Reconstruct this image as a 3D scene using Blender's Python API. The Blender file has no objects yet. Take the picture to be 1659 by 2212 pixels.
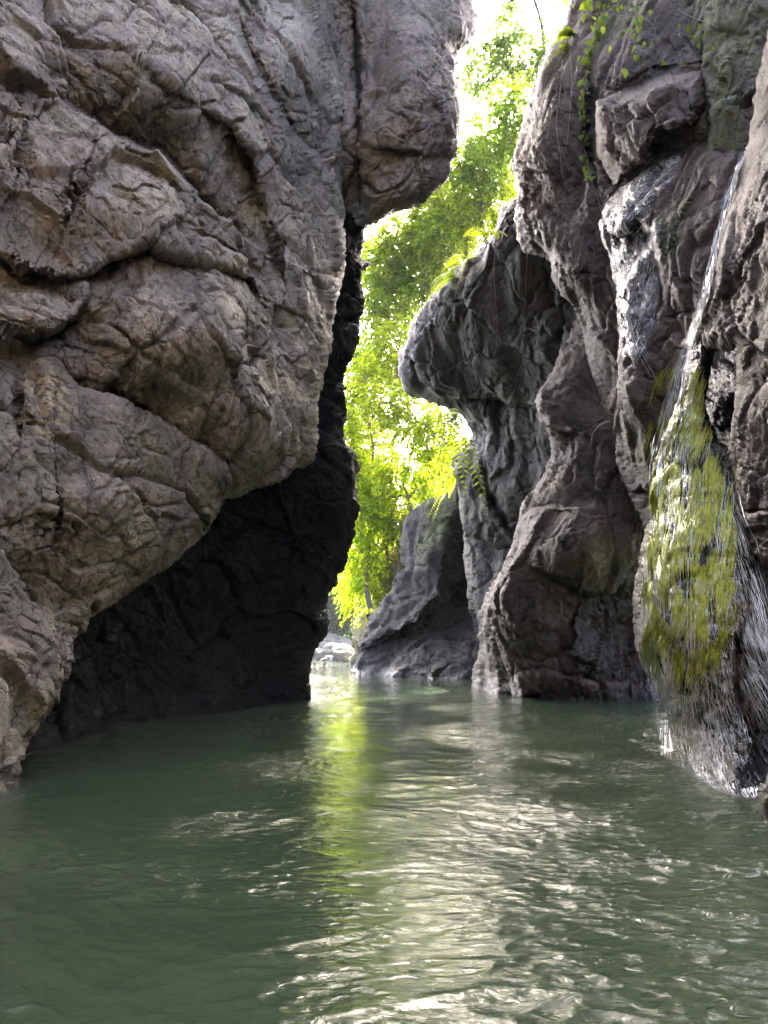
import bpy, math, random
import numpy as np

# ------------------------------------------------------------------ camera, world, sun, exposure
SC = bpy.context.scene
COL = SC.collection
F = 1661.0                      # focal length in photo units (photo is 1659 x 2212 units)
PITCH = math.radians(9.96)
EYE = np.array([0.0, 0.0, 1.4])
cam_d = bpy.data.cameras.new("camera")
cam_d.sensor_fit = 'VERTICAL'
cam_d.sensor_height = 36.0
cam_d.lens = 36.0 * F / 2212.0
cam_d.clip_start = 0.05
cam_d.clip_end = 3000
cam = bpy.data.objects.new("camera", cam_d)
cam.location = EYE
cam.rotation_euler = (math.pi / 2 + PITCH, 0, 0)
COL.objects.link(cam)
SC.camera = cam

SUN_DIR = np.array([0.16, 1.05, 0.78])          # towards the sun: ahead, just behind the tip of the left cliff
SUN_DIR /= np.linalg.norm(SUN_DIR)
sun_el = math.asin(SUN_DIR[2])
sun_az = math.atan2(SUN_DIR[0], SUN_DIR[1])
world = bpy.data.worlds.new("World")
SC.world = world
world.use_nodes = True
wn = world.node_tree
sky = wn.nodes.new('ShaderNodeTexSky')
sky.sky_type = 'NISHITA'
sky.sun_disc = False
sky.sun_elevation = sun_el
sky.sun_rotation = sun_az
sky.air_density = 0.45
sky.dust_density = 5.0
sky.ozone_density = 0.4
wn.links.new(sky.outputs[0], wn.nodes['Background'].inputs[0])
wn.nodes['Background'].inputs[1].default_value = 0.15
sun_d = bpy.data.lights.new("sun", 'SUN')
sun_d.energy = 5.0
sun_d.angle = math.radians(0.5)
sun_d.color = (1.0, 0.95, 0.86)
sun = bpy.data.objects.new("sun", sun_d)
from mathutils import Vector
sun.rotation_euler = Vector(SUN_DIR).to_track_quat('Z', 'Y').to_euler()
COL.objects.link(sun)
SC.view_settings.view_transform = 'Standard'
SC.view_settings.look = 'None'
SC.view_settings.gamma = 1.0
SC.view_settings.use_curve_mapping = False
SC.view_settings.exposure = 4.0
SC.render.engine = 'CYCLES'
SC.cycles.use_denoising = True
SC.cycles.max_bounces = 6
SC.cycles.diffuse_bounces = 3
SC.cycles.glossy_bounces = 3
SC.cycles.transmission_bounces = 4
SC.cycles.transparent_max_bounces = 8
SC.cycles.caustics_reflective = False
SC.cycles.caustics_refractive = False
SC.cycles.sample_clamp_indirect = 6.0

# ------------------------------------------------------------------ helpers
rng = np.random.default_rng(7)
random.seed(7)

def at(px, py, Y):
    """world point on the line of sight through photo point (px, py) at ground distance Y"""
    px = np.asarray(px, float); py = np.asarray(py, float)
    a = (px - 829.5) / F; b = (1106.0 - py) / F
    dy = math.cos(PITCH) - b * math.sin(PITCH)
    dz = math.sin(PITCH) + b * math.cos(PITCH)
    return np.stack([a / dy * Y, np.broadcast_to(Y, a.shape) * 1.0, EYE[2] + dz / dy * Y], -1)

_perm = rng.permutation(256).astype(np.int32)
_g = rng.normal(size=(256, 3)).astype(np.float32)
_g /= np.linalg.norm(_g, axis=1, keepdims=True)
_cp = rng.random((256, 3)).astype(np.float32)
_cr = rng.random(256).astype(np.float32)
_ct = rng.normal(size=(256, 3)).astype(np.float32) * 0.6

def _hash(i, j, k):
    return _perm[(_perm[(_perm[i & 255] + j) & 255] + k) & 255]

def noise(p):
    p = np.asarray(p, np.float32)
    i = np.floor(p).astype(np.int32)
    f = p - i
    u = f * f * f * (f * (f * 6 - 15) + 10)
    out = np.zeros(len(p), np.float32)
    for a in (0, 1):
        wx = u[:, 0] if a else 1 - u[:, 0]
        for b in (0, 1):
            wy = u[:, 1] if b else 1 - u[:, 1]
            for c in (0, 1):
                wz = u[:, 2] if c else 1 - u[:, 2]
                g = _g[_hash(i[:, 0] + a, i[:, 1] + b, i[:, 2] + c)]
                d = g[:, 0] * (f[:, 0] - a) + g[:, 1] * (f[:, 1] - b) + g[:, 2] * (f[:, 2] - c)
                out += wx * wy * wz * d
    return out * 1.6

def fbm(p, octaves=4, gain=0.5):
    out = 0; a = 1.0
    for o in range(octaves):
        out = out + a * noise(p * (2.03 ** o) + 17.3 * o)
        a *= gain
    return out

def ridged(p, octaves=3, gain=0.5):
    out = 0; a = 1.0
    for o in range(octaves):
        out = out + a * (1 - 2 * np.abs(noise(p * (2.1 ** o) + 5.7 * o)))
        a *= gain
    return out

def worley(p):
    """distance to nearest cell point, to second nearest, cell random value, cell facet height"""
    p = np.asarray(p, np.float32)
    i = np.floor(p).astype(np.int32)
    f = p - i
    n = len(p)
    f1 = np.full(n, 9, np.float32); f2 = np.full(n, 9, np.float32)
    hid = np.zeros(n, np.int32)
    off = np.zeros((n, 3), np.float32)
    for a in (-1, 0, 1):
        for b in (-1, 0, 1):
            for c in (-1, 0, 1):
                h = _hash(i[:, 0] + a, i[:, 1] + b, i[:, 2] + c)
                q = _cp[h]
                v = np.stack([q[:, 0] + a - f[:, 0], q[:, 1] + b - f[:, 1], q[:, 2] + c - f[:, 2]], 1)
                d = (v * v).sum(1)
                nearer = d < f1
                f2 = np.where(nearer, f1, np.minimum(f2, d))
                f1 = np.where(nearer, d, f1)
                hid = np.where(nearer, h, hid)
                off[nearer] = v[nearer]
    f1 = np.sqrt(f1); f2 = np.sqrt(f2)
    facet = (off * _ct[hid]).sum(1)
    return f1, f2, _cr[hid], facet

def mesh_obj(name, V, Fc, mat=None, parent=None, smooth=True, attrs=None):
    me = bpy.data.meshes.new(name)
    V = np.asarray(V, np.float32)
    faces = Fc if isinstance(Fc, list) else [Fc]
    me.vertices.add(len(V)); me.vertices.foreach_set('co', V.ravel())
    loops = np.concatenate([f.ravel() for f in faces]).astype(np.int32)
    tot = np.concatenate([np.full(len(f), f.shape[1], np.int32) for f in faces])
    start = np.concatenate([[0], np.cumsum(tot)[:-1]]).astype(np.int32)
    me.loops.add(len(loops)); me.loops.foreach_set('vertex_index', loops)
    me.polygons.add(len(tot)); me.polygons.foreach_set('loop_start', start)
    me.polygons.foreach_set('loop_total', tot)
    me.polygons.foreach_set('use_smooth', np.full(len(tot), smooth, bool))
    if attrs:
        for k, v in attrs.items():
            at_ = me.attributes.new(k, 'FLOAT', 'POINT')
            at_.data.foreach_set('value', np.asarray(v, np.float32))
    me.update(calc_edges=True)
    me.validate()
    if mat: me.materials.append(mat)
    o = bpy.data.objects.new(name, me)
    COL.objects.link(o)
    if parent: o.parent = parent
    return o

def thing(name, label, cat, loc=(0, 0, 0), group=None):
    o = bpy.data.objects.new(name, None)
    COL.objects.link(o); o.location = loc
    o['label'] = label; o['category'] = cat
    if group: o['group'] = group
    return o

def tag(o, label=None, cat=None, group=None, kind=None):
    if label: o['label'] = label
    if cat: o['category'] = cat
    if group: o['group'] = group
    if kind: o['kind'] = kind
    return o

# ------------------------------------------------------------------ materials
class NT:
    def __init__(s, name):
        s.m = bpy.data.materials.new(name); s.m.use_nodes = True
        s.t = s.m.node_tree; s.t.nodes.clear()
        s.out = s.n('ShaderNodeOutputMaterial')
    def n(s, kind, **kw):
        x = s.t.nodes.new(kind)
        for k, v in kw.items(): setattr(x, k, v)
        return x
    def l(s, a, b): s.t.links.new(a, b)
    def set(s, sock, v):
        if hasattr(v, 'is_linked') or isinstance(v, bpy.types.NodeSocket): s.l(v, sock)
        else: sock.default_value = v
    def coord(s): return s.n('ShaderNodeTexCoord').outputs['Object']
    def mapping(s, vec, scale):
        m = s.n('ShaderNodeMapping'); s.l(vec, m.inputs[0]); m.inputs[3].default_value = scale; return m.outputs[0]
    def noise(s, vec, scale, detail=6, rough=0.6, dist=0.0):
        x = s.n('ShaderNodeTexNoise'); s.l(vec, x.inputs['Vector'])
        x.inputs['Scale'].default_value = scale; x.inputs['Detail'].default_value = detail
        x.inputs['Roughness'].default_value = rough; x.inputs['Distortion'].default_value = dist
        return x.outputs[0]
    def vor(s, vec, scale, feature='DISTANCE_TO_EDGE'):
        x = s.n('ShaderNodeTexVoronoi'); x.feature = feature; s.l(vec, x.inputs['Vector'])
        x.inputs['Scale'].default_value = scale
        return x.outputs[0]
    def ramp(s, fac, stops):
        r = s.n('ShaderNodeValToRGB'); s.l(fac, r.inputs[0])
        e = r.color_ramp.elements
        while len(e) < len(stops): e.new(0.5)
        for q, (p, c) in zip(e, stops):
            q.position = p
            q.color = (c, c, c, 1) if isinstance(c, (int, float)) else (*c, 1)
        return r.outputs[0]
    def mix(s, fac, a, b, mode='MIX'):
        x = s.n('ShaderNodeMix'); x.data_type = 'RGBA'; x.blend_type = mode
        s.set(x.inputs[0], fac)
        for k, v in ((6, a), (7, b)):
            if isinstance(v, tuple): x.inputs[k].default_value = (*v, 1)
            else: s.l(v, x.inputs[k])
        return x.outputs[2]
    def math(s, op, a, b=0.0, clamp=False):
        x = s.n('ShaderNodeMath'); x.operation = op; x.use_clamp = clamp
        s.set(x.inputs[0], a); s.set(x.inputs[1], b); return x.outputs[0]
    def attr(s, name):
        x = s.n('ShaderNodeAttribute'); x.attribute_name = name; return x.outputs['Fac']
    def bump(s, height, strength, dist, prev=None):
        b = s.n('ShaderNodeBump'); s.l(height, b.inputs['Height'])
        b.inputs['Strength'].default_value = strength; b.inputs['Distance'].default_value = dist
        if prev: s.l(prev, b.inputs['Normal'])
        return b.outputs[0]
    def bsdf(s, color, rough, normal=None, **kw):
        p = s.n('ShaderNodeBsdfPrincipled')
        if isinstance(color, tuple): p.inputs['Base Color'].default_value = (*color, 1)
        else: s.l(color, p.inputs['Base Color'])
        s.set(p.inputs['Roughness'], rough)
        if normal: s.l(normal, p.inputs['Normal'])
        for k, v in kw.items(): s.set(p.inputs[k], v)
        return p.outputs[0]
    def done(s, sh):
        s.l(sh, s.out.inputs['Surface']); return s.m

def rock_material(name, dark, mid, light, lichen=(0.42, 0.34, 0.20), moss=(0.10, 0.12, 0.02), red=(0.10, 0.045, 0.03), sc=1.0, camt=1.0, gloss=0.06, spec=0.5, bumpk=1.0):
    dark, mid, light = (tuple(0.70 * q for q in c) for c in (dark, mid, light))
    t = NT(name)
    v = t.coord()
    n1 = t.noise(v, 0.55 * sc, 8, 0.62, 0.6)
    n2 = t.noise(v, 3.1 * sc, 8, 0.7, 0.4)
    n3 = t.noise(v, 21 * sc, 6, 0.75)
    base = t.ramp(n1, [(0.30, dark), (0.50, mid), (0.68, light)])
    tint = t.ramp(t.noise(v, 1.4 * sc, 5, 0.6), [(0.35, (0.96, 0.90, 0.93)), (0.5, (1, 0.98, 0.95)), (0.65, (0.95, 1.0, 0.90))])
    base = t.mix(1.0, base, tint, 'MULTIPLY')
    base = t.mix(0.75, base, t.ramp(n2, [(0.3, 0.55), (0.5, 0.95), (0.72, 1.35)]), 'MULTIPLY')
    base = t.mix(0.6, base, t.ramp(n3, [(0.34, 0.35), (0.5, 0.95), (0.68, 1.6)]), 'MULTIPLY')
    # pale mineral crust flecks
    fl = t.ramp(t.noise(v, 9 * sc, 10, 0.8), [(0.60, 0.0), (0.68, 0.55)])
    base = t.mix(t.math('MULTIPLY', fl, 0.5), base, light)
    li = t.math('MULTIPLY', t.attr('lichen'), t.ramp(t.noise(v, 6.5 * sc, 10, 0.78), [(0.47, 0.0), (0.56, 1.0)]))
    base = t.mix(li, base, lichen)
    mo = t.math('MULTIPLY', t.attr('moss'), t.ramp(t.noise(v, 5 * sc, 9, 0.72), [(0.36, 0.0), (0.54, 1.0)]))
    base = t.mix(mo, base, moss)
    re = t.math('MULTIPLY', t.attr('red'), t.ramp(n2, [(0.3, 0.35), (0.6, 1.0)]))
    base = t.mix(re, base, red)
    base = t.mix(t.attr('crack'), base, tuple(0.22 * c for c in dark))
    wet = t.attr('wet')
    base = t.mix(wet, base, t.mix(1.0, base, (0.27, 0.25, 0.24), 'MULTIPLY'))
    rough = t.math('SUBTRACT', t.ramp(n2, [(0.3, 0.62), (0.7, 0.86)]), t.math('ADD', t.math('MULTIPLY', wet, 0.50), gloss))
    def cracks(spacing, width, nv, seed):
        nv = Vector(nv).normalized()
        d = t.n('ShaderNodeVectorMath', operation='DOT_PRODUCT'); t.l(v, d.inputs[0]); d.inputs[1].default_value = nv / spacing
        off = t.n('ShaderNodeVectorMath', operation='ADD'); t.l(v, off.inputs[0]); off.inputs[1].default_value = (seed, seed * 2, seed * 3)
        w1 = t.math('MULTIPLY', t.noise(off.outputs[0], 0.35 / spacing, 5, 0.6), 3.4)
        u = t.math('ADD', d.outputs['Value'], w1)
        f = t.math('FRACT', u)
        e = t.math('ABSOLUTE', t.math('SUBTRACT', f, 0.5))          # 0 on the crack line
        thin = t.ramp(e, [(0.0, 1.0), (width, 0.0)])
        gate = t.ramp(t.noise(off.outputs[0], 0.75 / spacing, 4, 0.65), [(0.50, 0.0), (0.58, 1.0)])
        return t.math('MULTIPLY', thin, gate)
    cc = cracks(1.1 / sc, 0.010, (0.72, 0.54, -0.42), 1.0)
    for sp_, wd_, nv_, sd_, k_ in ((0.7, 0.016, (0.3, 0.2, 0.93), 2.0, 1.0), (0.42, 0.022, (0.8, 0.6, 0.15), 3.0, 0.9), (0.3, 0.03, (0.45, 0.3, 0.75), 4.0, 0.85), (0.17, 0.05, (0.6, 0.5, -0.6), 5.0, 0.7), (0.12, 0.06, (0.2, 0.4, 0.9), 6.0, 0.6)):
        cc = t.math('MAXIMUM', cc, t.math('MULTIPLY', cracks(sp_ / sc, wd_, nv_, sd_), k_))
    cc = t.math('MULTIPLY', cc, camt)
    base = t.mix(t.math('MULTIPLY', cc, 0.9), base, tuple(0.22 * c for c in dark))
    h = t.math('ADD', t.math('MULTIPLY', n3, 0.35), t.math('MULTIPLY', t.noise(v, 62 * sc, 5, 0.7), 0.12))
    nb = t.bump(h, 0.75 * bumpk, 0.05)
    nb = t.bump(n2, 0.55 * bumpk, 0.14, nb)
    nb = t.bump(t.math('SUBTRACT', 1.0, cc), 0.9, 0.05, nb)
    return t.done(t.bsdf(base, rough, nb, **{'Specular IOR Level': spec}))

M = {}
M['left'] = rock_material('rock_grey_brown', (0.155, 0.131, 0.104), (0.34, 0.286, 0.226), (0.58, 0.495, 0.38), bumpk=0.7)
M['cave'] = rock_material('rock_dark_shade_wet', (0.010, 0.009, 0.0085), (0.017, 0.0155, 0.0145), (0.032, 0.029, 0.027), camt=0.6, spec=0.15)  # shade under the overhang is put into this near-black base colour
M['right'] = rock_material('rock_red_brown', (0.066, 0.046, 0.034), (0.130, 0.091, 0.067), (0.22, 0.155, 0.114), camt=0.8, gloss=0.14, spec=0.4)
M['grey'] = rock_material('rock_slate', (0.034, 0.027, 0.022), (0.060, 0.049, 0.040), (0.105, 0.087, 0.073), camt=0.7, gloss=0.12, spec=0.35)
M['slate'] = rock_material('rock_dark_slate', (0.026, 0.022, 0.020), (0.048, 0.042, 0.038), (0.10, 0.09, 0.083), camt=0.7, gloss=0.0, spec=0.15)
M['sand'] = rock_material('rock_sandy', (0.30, 0.22, 0.10), (0.46, 0.35, 0.18), (0.56, 0.46, 0.28))

# ------------------------------------------------------------------ rock masses
def unit_(v): return v / (np.linalg.norm(v, axis=-1, keepdims=True) + 1e-9)

def seg_dist(px, py, pts, closed=False):
    """distance to polyline, and sign (+ on the left-hand side when walking along it, y down)"""
    pts = np.asarray(pts, np.float32)
    if closed: pts = np.vstack([pts, pts[:1]])
    best = np.full(px.shape, 1e12, np.float32); sgn = np.ones(px.shape, np.float32)
    for (ax, ay), (bx, by) in zip(pts[:-1], pts[1:]):
        dx, dy = bx - ax, by - ay
        L = dx * dx + dy * dy + 1e-9
        tt = np.clip(((px - ax) * dx + (py - ay) * dy) / L, 0, 1)
        ex = px - (ax + tt * dx); ey = py - (ay + tt * dy)
        d = ex * ex + ey * ey
        nb = d < best
        best = np.where(nb, d, best)
        if not closed:
            cr = dx * ey - dy * ex
            sgn = np.where(nb, np.where(cr < 0, 1.0, -1.0), sgn)
    return np.sqrt(best), sgn

def inside(px, py, pts):
    pts = np.asarray(pts, np.float32)
    r = np.zeros(px.shape, bool)
    j = len(pts) - 1
    for i in range(len(pts)):
        xi, yi = pts[i]; xj, yj = pts[j]
        if yi != yj:
            c = ((yi > py) != (yj > py)) & (px < (xj - xi) * (py - yi) / (yj - yi) + xi)
            r ^= c
        j = i
    return r

def tps(ctrl, px, py):
    c = np.asarray(ctrl, float)
    x = c[:, 0] / 500; y = c[:, 1] / 500
    z = 1 / c[:, 2]                      # interpolate inverse distance: flat planes stay flat
    n = len(c)
    def U(r2): return np.where(r2 > 0, 0.5 * r2 * np.log(np.maximum(r2, 1e-12)), 0)
    K = U((x[:, None] - x) ** 2 + (y[:, None] - y) ** 2) + 0.02 * np.eye(n)
    P = np.stack([np.ones(n), x, y], 1)
    A = np.block([[K, P], [P.T, np.zeros((3, 3))]])
    w = np.linalg.solve(A, np.concatenate([z, np.zeros(3)]))
    X = px / 500; Y = py / 500
    out = w[n] + w[n + 1] * X + w[n + 2] * Y
    for i in range(n):
        out = out + w[i] * U((X - x[i]) ** 2 + (Y - y[i]) ** 2)
    return 1 / np.clip(out, 1 / 300.0, 1 / 2.5)

def lines(lo, hi, flo, fhi, step, coarse=14):
    a = []
    if lo < flo: a.append(np.arange(lo, min(flo, hi), coarse))
    s, e = max(lo, flo), min(hi, fhi)
    if e > s: a.append(np.arange(s, e, step))
    if hi > fhi: a.append(np.arange(max(fhi, lo), hi + coarse, coarse))
    return np.concatenate(a).astype(np.float32)

def relief(px, py, Yb, feats):
    """traced ledges, folds and cracks: offsets in metres away from the viewer; also a crack mask"""
    off = np.zeros(px.shape, np.float32); crack = np.zeros(px.shape, np.float32)
    wob = noise(np.stack([px / 37, py / 37, 0 * px + 3.1], 1)) * 7 + noise(np.stack([px / 11, py / 11, 0 * px + 9.1], 1)) * 2.5
    for f in feats:
        kind = f[0]
        if kind == 'ledge':                      # polyline, left offset, left width, right offset, right width, groove depth, groove width
            _, pts, al, wl, ar, wr, g, gw = f
            d, s = seg_dist(px, py, pts)
            sd = d * s + wob
            k = np.clip(sd / 3.0, -1, 1) * 0.5 + 0.5
            L = al * np.exp(-np.maximum(sd, 0) / wl); R = ar * np.exp(np.minimum(sd, 0) / wr)
            # fade at the free ends
            e0 = np.hypot(px - pts[0][0], py - pts[0][1]); e1 = np.hypot(px - pts[-1][0], py - pts[-1][1])
            fade = np.clip(np.minimum(e0, e1) / 110.0, 0, 1)
            off += (k * L + (1 - k) * R) * fade
            gg = np.exp(-(sd / gw) ** 2) * fade
            off += g * gg; crack = np.maximum(crack, gg * min(1, g * 5))
        elif kind == 'bulge':                    # centre, radii, angle, amount (+ = towards the viewer)
            _, cx, cy, rx, ry, ang, amt = f
            c, s_ = math.cos(math.radians(ang)), math.sin(math.radians(ang))
            u = ((px - cx) * c + (py - cy) * s_) / rx; v = (-(px - cx) * s_ + (py - cy) * c) / ry
            q = u * u + v * v
            off -= amt * np.exp(-q * 1.2)
        elif kind == 'block':                    # polygon that stands proud by amt with soft rim
            _, pts, amt, rim = f
            d, _s = seg_dist(px, py, pts, True)
            sd = np.where(inside(px, py, pts), d, -d) + wob * 0.7
            k = np.clip(sd / rim, 0, 1)
            off -= amt * np.sqrt(1 - (1 - k) ** 2)
    return off, crack

def rock(name, outline, ctrl, mat, parent=None, step=2.6, roll=(60, 1.0), feats=(), big=0.25, mid=0.10, fine=0.03, seed=0.0,
         ragged=4.0, masks=None, thick=4.0, plates=1.0, crackw=1.0, squash=(1, 1, 1),
         hatch=(((0.72, 0.54, -0.42), 0.75, 0.09, 0.022), ((0.3, 0.2, 0.93), 0.9, 0.09, 0.022), ((0.8, 0.6, 0.12), 0.5, 0.06, 0.018), ((0.5, 0.3, 0.8), 0.28, 0.03, 0.014))):
    o = np.asarray(outline, np.float32)
    xs = lines(o[:, 0].min() - 6, o[:, 0].max() + 6, -24, 1684, step)
    ys = lines(o[:, 1].min() - 6, o[:, 1].max() + 6, -24, 1790, step)
    GX, GY = np.meshgrid(xs, ys)
    px = GX.ravel(); py = GY.ravel()
    d, _ = seg_dist(px, py, outline, True)
    d = np.where(inside(px, py, outline), d, -d)
    q = np.stack([px, py, np.full_like(px, seed)], 1)
    d = d + ragged * (noise(q / np.array([31, 31, 1], np.float32)) + 0.6 * noise(q / np.array([10, 10, 1], np.float32)) + 0.35 * noise(q / np.array([4.5, 4.5, 1], np.float32)))
    D = d.reshape(GX.shape)
    gy, gx = np.gradient(D, ys, xs)
    neg = (d < 0) & (d > -step * 2.5)
    px = np.where(neg, px - d * gx.ravel(), px); py = np.where(neg, py - d * gy.ravel(), py)
    valid = (d > -step * 0.95)
    Vd = valid.reshape(GX.shape)
    qm = Vd[:-1, :-1] & Vd[1:, :-1] & Vd[:-1, 1:] & Vd[1:, 1:]
    idx = np.full(len(px), -1, np.int32)
    used = np.zeros(GX.shape, bool)
    used[:-1, :-1] |= qm; used[1:, :-1] |= qm; used[:-1, 1:] |= qm; used[1:, 1:] |= qm
    u = used.ravel()
    idx[u] = np.arange(u.sum()); I = idx.reshape(GX.shape)
    quads = np.stack([I[:-1, :-1][qm], I[1:, :-1][qm], I[1:, 1:][qm], I[:-1, 1:][qm]], 1)
    px = px[u]; py = py[u]; d = np.maximum(d[u], 0)
    Yb = tps(ctrl, px, py)
    w, kk = roll
    t = np.clip(d / w, 0, 1)
    Yb = Yb + kk * (w * Yb / F) * 1.6 * (1 - np.sqrt(np.maximum(1 - (1 - t) ** 2, 0)))
    off, crack = relief(px, py, Yb, feats)
    Yb = Yb + off
    P = at(px, py, Yb)
    # surface normals of the base shape
    def normals(P):
        N = np.zeros_like(P)
        a = P[quads[:, 2]] - P[quads[:, 0]]; b = P[quads[:, 3]] - P[quads[:, 1]]
        fn = np.cross(a, b)
        for k in range(4):
            for ax in range(3):
                N[:, ax] += np.bincount(quads[:, k], fn[:, ax], len(P))
        N /= np.linalg.norm(N, axis=1, keepdims=True) + 1e-12
        to = P - EYE
        s = np.sign((N * to).sum(1)); 
        return N * np.where((s > 0).mean() > 0.5, -1.0, 1.0)
    N = normals(P)
    S = (P * np.array(squash) + seed * 13.7).astype(np.float32)
    warp = np.stack([noise(S * 0.45 + 31), noise(S * 0.45 + 57), noise(S * 0.45 + 83)], 1)
    warp2 = np.stack([noise(S * 1.9 + 31), noise(S * 1.9 + 57), noise(S * 1.9 + 83)], 1)
    facing = np.abs((N * unit_(P - EYE)).sum(1)); att_ = np.clip((facing - 0.04) / 0.34, 0.22, 1)
    h0 = big * fbm(S / 3.2, 3); h = np.zeros(len(P), np.float32)
    Sw = S + warp * 0.7 + warp2 * 0.12
    rough = np.clip(0.5 + 1.2 * noise(S / 2.1 + 91), 0.12, 1.4)
    ck = crack.copy()
    for size, amp, cw in ((1.7, mid * 1.0, 0.050), (0.62, mid * 0.42, 0.055), (0.23, mid * 0.16, 0.08)):
        f1, f2, r, fac = worley(Sw / size + seed)
        e = f2 - f1
        dens = np.clip(0.6 + 1.3 * noise(S / (size * 2.2) + 7), 0, 1)
        h += amp * plates * (0.9 * fac + 0.5 * (r - 0.5)) * np.minimum(1, e * 25)
        c = np.exp(-(e / (cw * crackw)) ** 2) * dens
        h -= amp * 0.55 * c
        ck = np.maximum(ck, c * (0.55 if size > 1 else 0.4))
    # sets of broken, roughly parallel fractures: small steps with a crack at the foot of each
    for (nv, sp, amp, cw) in hatch:
        nv = np.array(nv, np.float32); nv /= np.linalg.norm(nv)
        uu = (S @ nv) / sp + 0.55 * noise(S / (sp * 3.1) + nv * 9) + 0.16 * noise(S / (sp * 0.7) + nv * 5)
        fr = uu - np.floor(uu)
        gate = np.clip(1.6 * noise(S / (sp * 2.6) + 50 * nv + np.floor(uu)[:, None] * 0.37) + 0.15, 0, 1)
        h += amp * gate * (fr - 0.5) * np.clip((1 - fr) * sp / cw * 0.5, 0, 1)
        dd = np.minimum(fr, 1 - fr) * sp
        c = np.exp(-(dd / cw) ** 2) * gate
        h -= amp * 0.6 * c
        ck = np.maximum(ck, 0.95 * c)
    # crumpled relief
    Sa = Sw * np.array([1.0, 1.0, 0.75], np.float32)
    h += fine * rough * ridged(Sa / 0.42, 3) + fine * 0.5 * rough * ridged(Sa / 0.11 + 3, 2)
    P = P + N * (h0 + h * att_)[:, None]
    att = dict(crack=np.clip(ck, 0, 1))
    for k in ('wet', 'moss', 'lichen', 'red'): att[k] = np.zeros(len(px))
    z = P[:, 2]
    att['wet'] = np.clip(1 - (z - 0.12) / (0.45 + 0.35 * noise(S / 0.8)), 0, 1)      # wet band at the waterline
    if masks:
        for k, regs in masks.items():
            for (pts, soft, amt) in regs:
                dd, _ = seg_dist(px, py, pts, True)
                sd = np.where(inside(px, py, pts), dd, -dd) + 14 * noise(np.stack([px / 40, py / 40, 0 * px + seed], 1))
                att[k] = np.maximum(att[k], amt * np.clip(sd / soft + 0.5, 0, 1))
    # coarse rear shell
    cs = 16.0
    xs2 = np.arange(o[:, 0].min() - cs, o[:, 0].max() + cs * 2, cs); ys2 = np.arange(o[:, 1].min() - cs, o[:, 1].max() + cs * 2, cs)
    X2, Y2 = np.meshgrid(xs2, ys2); p2 = X2.ravel(); r2 = Y2.ravel()
    d2, _ = seg_dist(p2, r2, outline, True); d2 = np.where(inside(p2, r2, outline), d2, -d2) - 4 - 0.55 * big * F / np.mean([c[2] for c in ctrl])
    g2y, g2x = np.gradient(d2.reshape(X2.shape), ys2, xs2)
    ng = d2 < 0
    v2 = (d2 > -cs * 0.95).reshape(X2.shape)
    p2 = np.where(ng, p2 - d2 * g2x.ravel(), p2); r2 = np.where(ng, r2 - d2 * g2y.ravel(), r2)
    m2 = v2[:-1, :-1] & v2[1:, :-1] & v2[:-1, 1:] & v2[1:, 1:]
    u2 = np.zeros(X2.shape, bool)
    u2[:-1, :-1] |= m2; u2[1:, :-1] |= m2; u2[:-1, 1:] |= m2; u2[1:, 1:] |= m2
    I2 = np.full(X2.size, -1, np.int32); I2[u2.ravel()] = np.arange(u2.sum()) + len(P); I2 = I2.reshape(X2.shape)
    quads2 = np.stack([I2[:-1, :-1][m2], I2[:-1, 1:][m2], I2[1:, 1:][m2], I2[1:, :-1][m2]], 1)
    p2 = p2[u2.ravel()]; r2 = r2[u2.ravel()]; d2 = np.maximum(d2[u2.ravel()], 0)
    yb2 = tps(ctrl, p2, r2)
    yb2 = yb2 + kk * (w * yb2 / F) * 1.6 + 0.05 + thick * np.sqrt(np.clip(d2 / 160.0, 0, 1))
    P2 = at(p2, r2, yb2)
    n2 = len(P2)
    att = {k: np.concatenate([v, np.zeros(n2)]) for k, v in att.items()}
    return mesh_obj(name, np.vstack([P, P2]), np.vstack([quads, quads2]), mat, parent, True, att)

# ---- left cliff
cliff_l = thing('cliff', 'huge cracked grey-brown cliff overhanging a black cave, left of the river', 'cliff', (-6, 12, 0))
cliff_l_inv = None
def child(parent, o):
    o.parent = parent
    o.matrix_parent_inverse = parent.matrix_basis.inverted() if hasattr(parent, 'matrix_basis') else parent.matrix_world.inverted()
    return o

pillar_edge = [(700, 380), (800, 420), (800, 490), (795, 510), (787, 530), (787, 550), (805, 563), (802, 575), (790, 600), (792, 617), (800, 645), (795, 665),
    (782, 690), (780, 720), (776, 737), (770, 767), (755, 797), (752, 822), (756, 842), (759, 882), (752, 912), (739, 930), (740, 967),
    (750, 982), (765, 1007), (774, 1062), (772, 1122), (772, 1172), (765, 1217), (750, 1237), (734, 1245), (730, 1262), (707, 1282),
    (709, 1292), (700, 1307), (702, 1337), (692, 1367), (672, 1392), (662, 1407), (661, 1437), (662, 1511), (664, 1600), (600, 1720)]
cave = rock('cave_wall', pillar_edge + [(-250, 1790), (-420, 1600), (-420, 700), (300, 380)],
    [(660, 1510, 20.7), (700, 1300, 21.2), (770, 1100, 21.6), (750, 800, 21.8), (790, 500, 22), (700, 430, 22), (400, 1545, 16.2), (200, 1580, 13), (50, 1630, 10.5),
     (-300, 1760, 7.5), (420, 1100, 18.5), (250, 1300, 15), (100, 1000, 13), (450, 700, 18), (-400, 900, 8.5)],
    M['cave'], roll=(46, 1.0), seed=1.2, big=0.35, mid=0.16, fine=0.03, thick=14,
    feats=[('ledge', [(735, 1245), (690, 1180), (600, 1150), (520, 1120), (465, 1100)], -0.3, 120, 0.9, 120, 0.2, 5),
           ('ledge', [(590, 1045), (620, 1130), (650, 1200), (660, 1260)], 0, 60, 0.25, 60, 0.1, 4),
           ('bulge', 735, 1080, 55, 110, 0, 0.6)])
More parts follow.
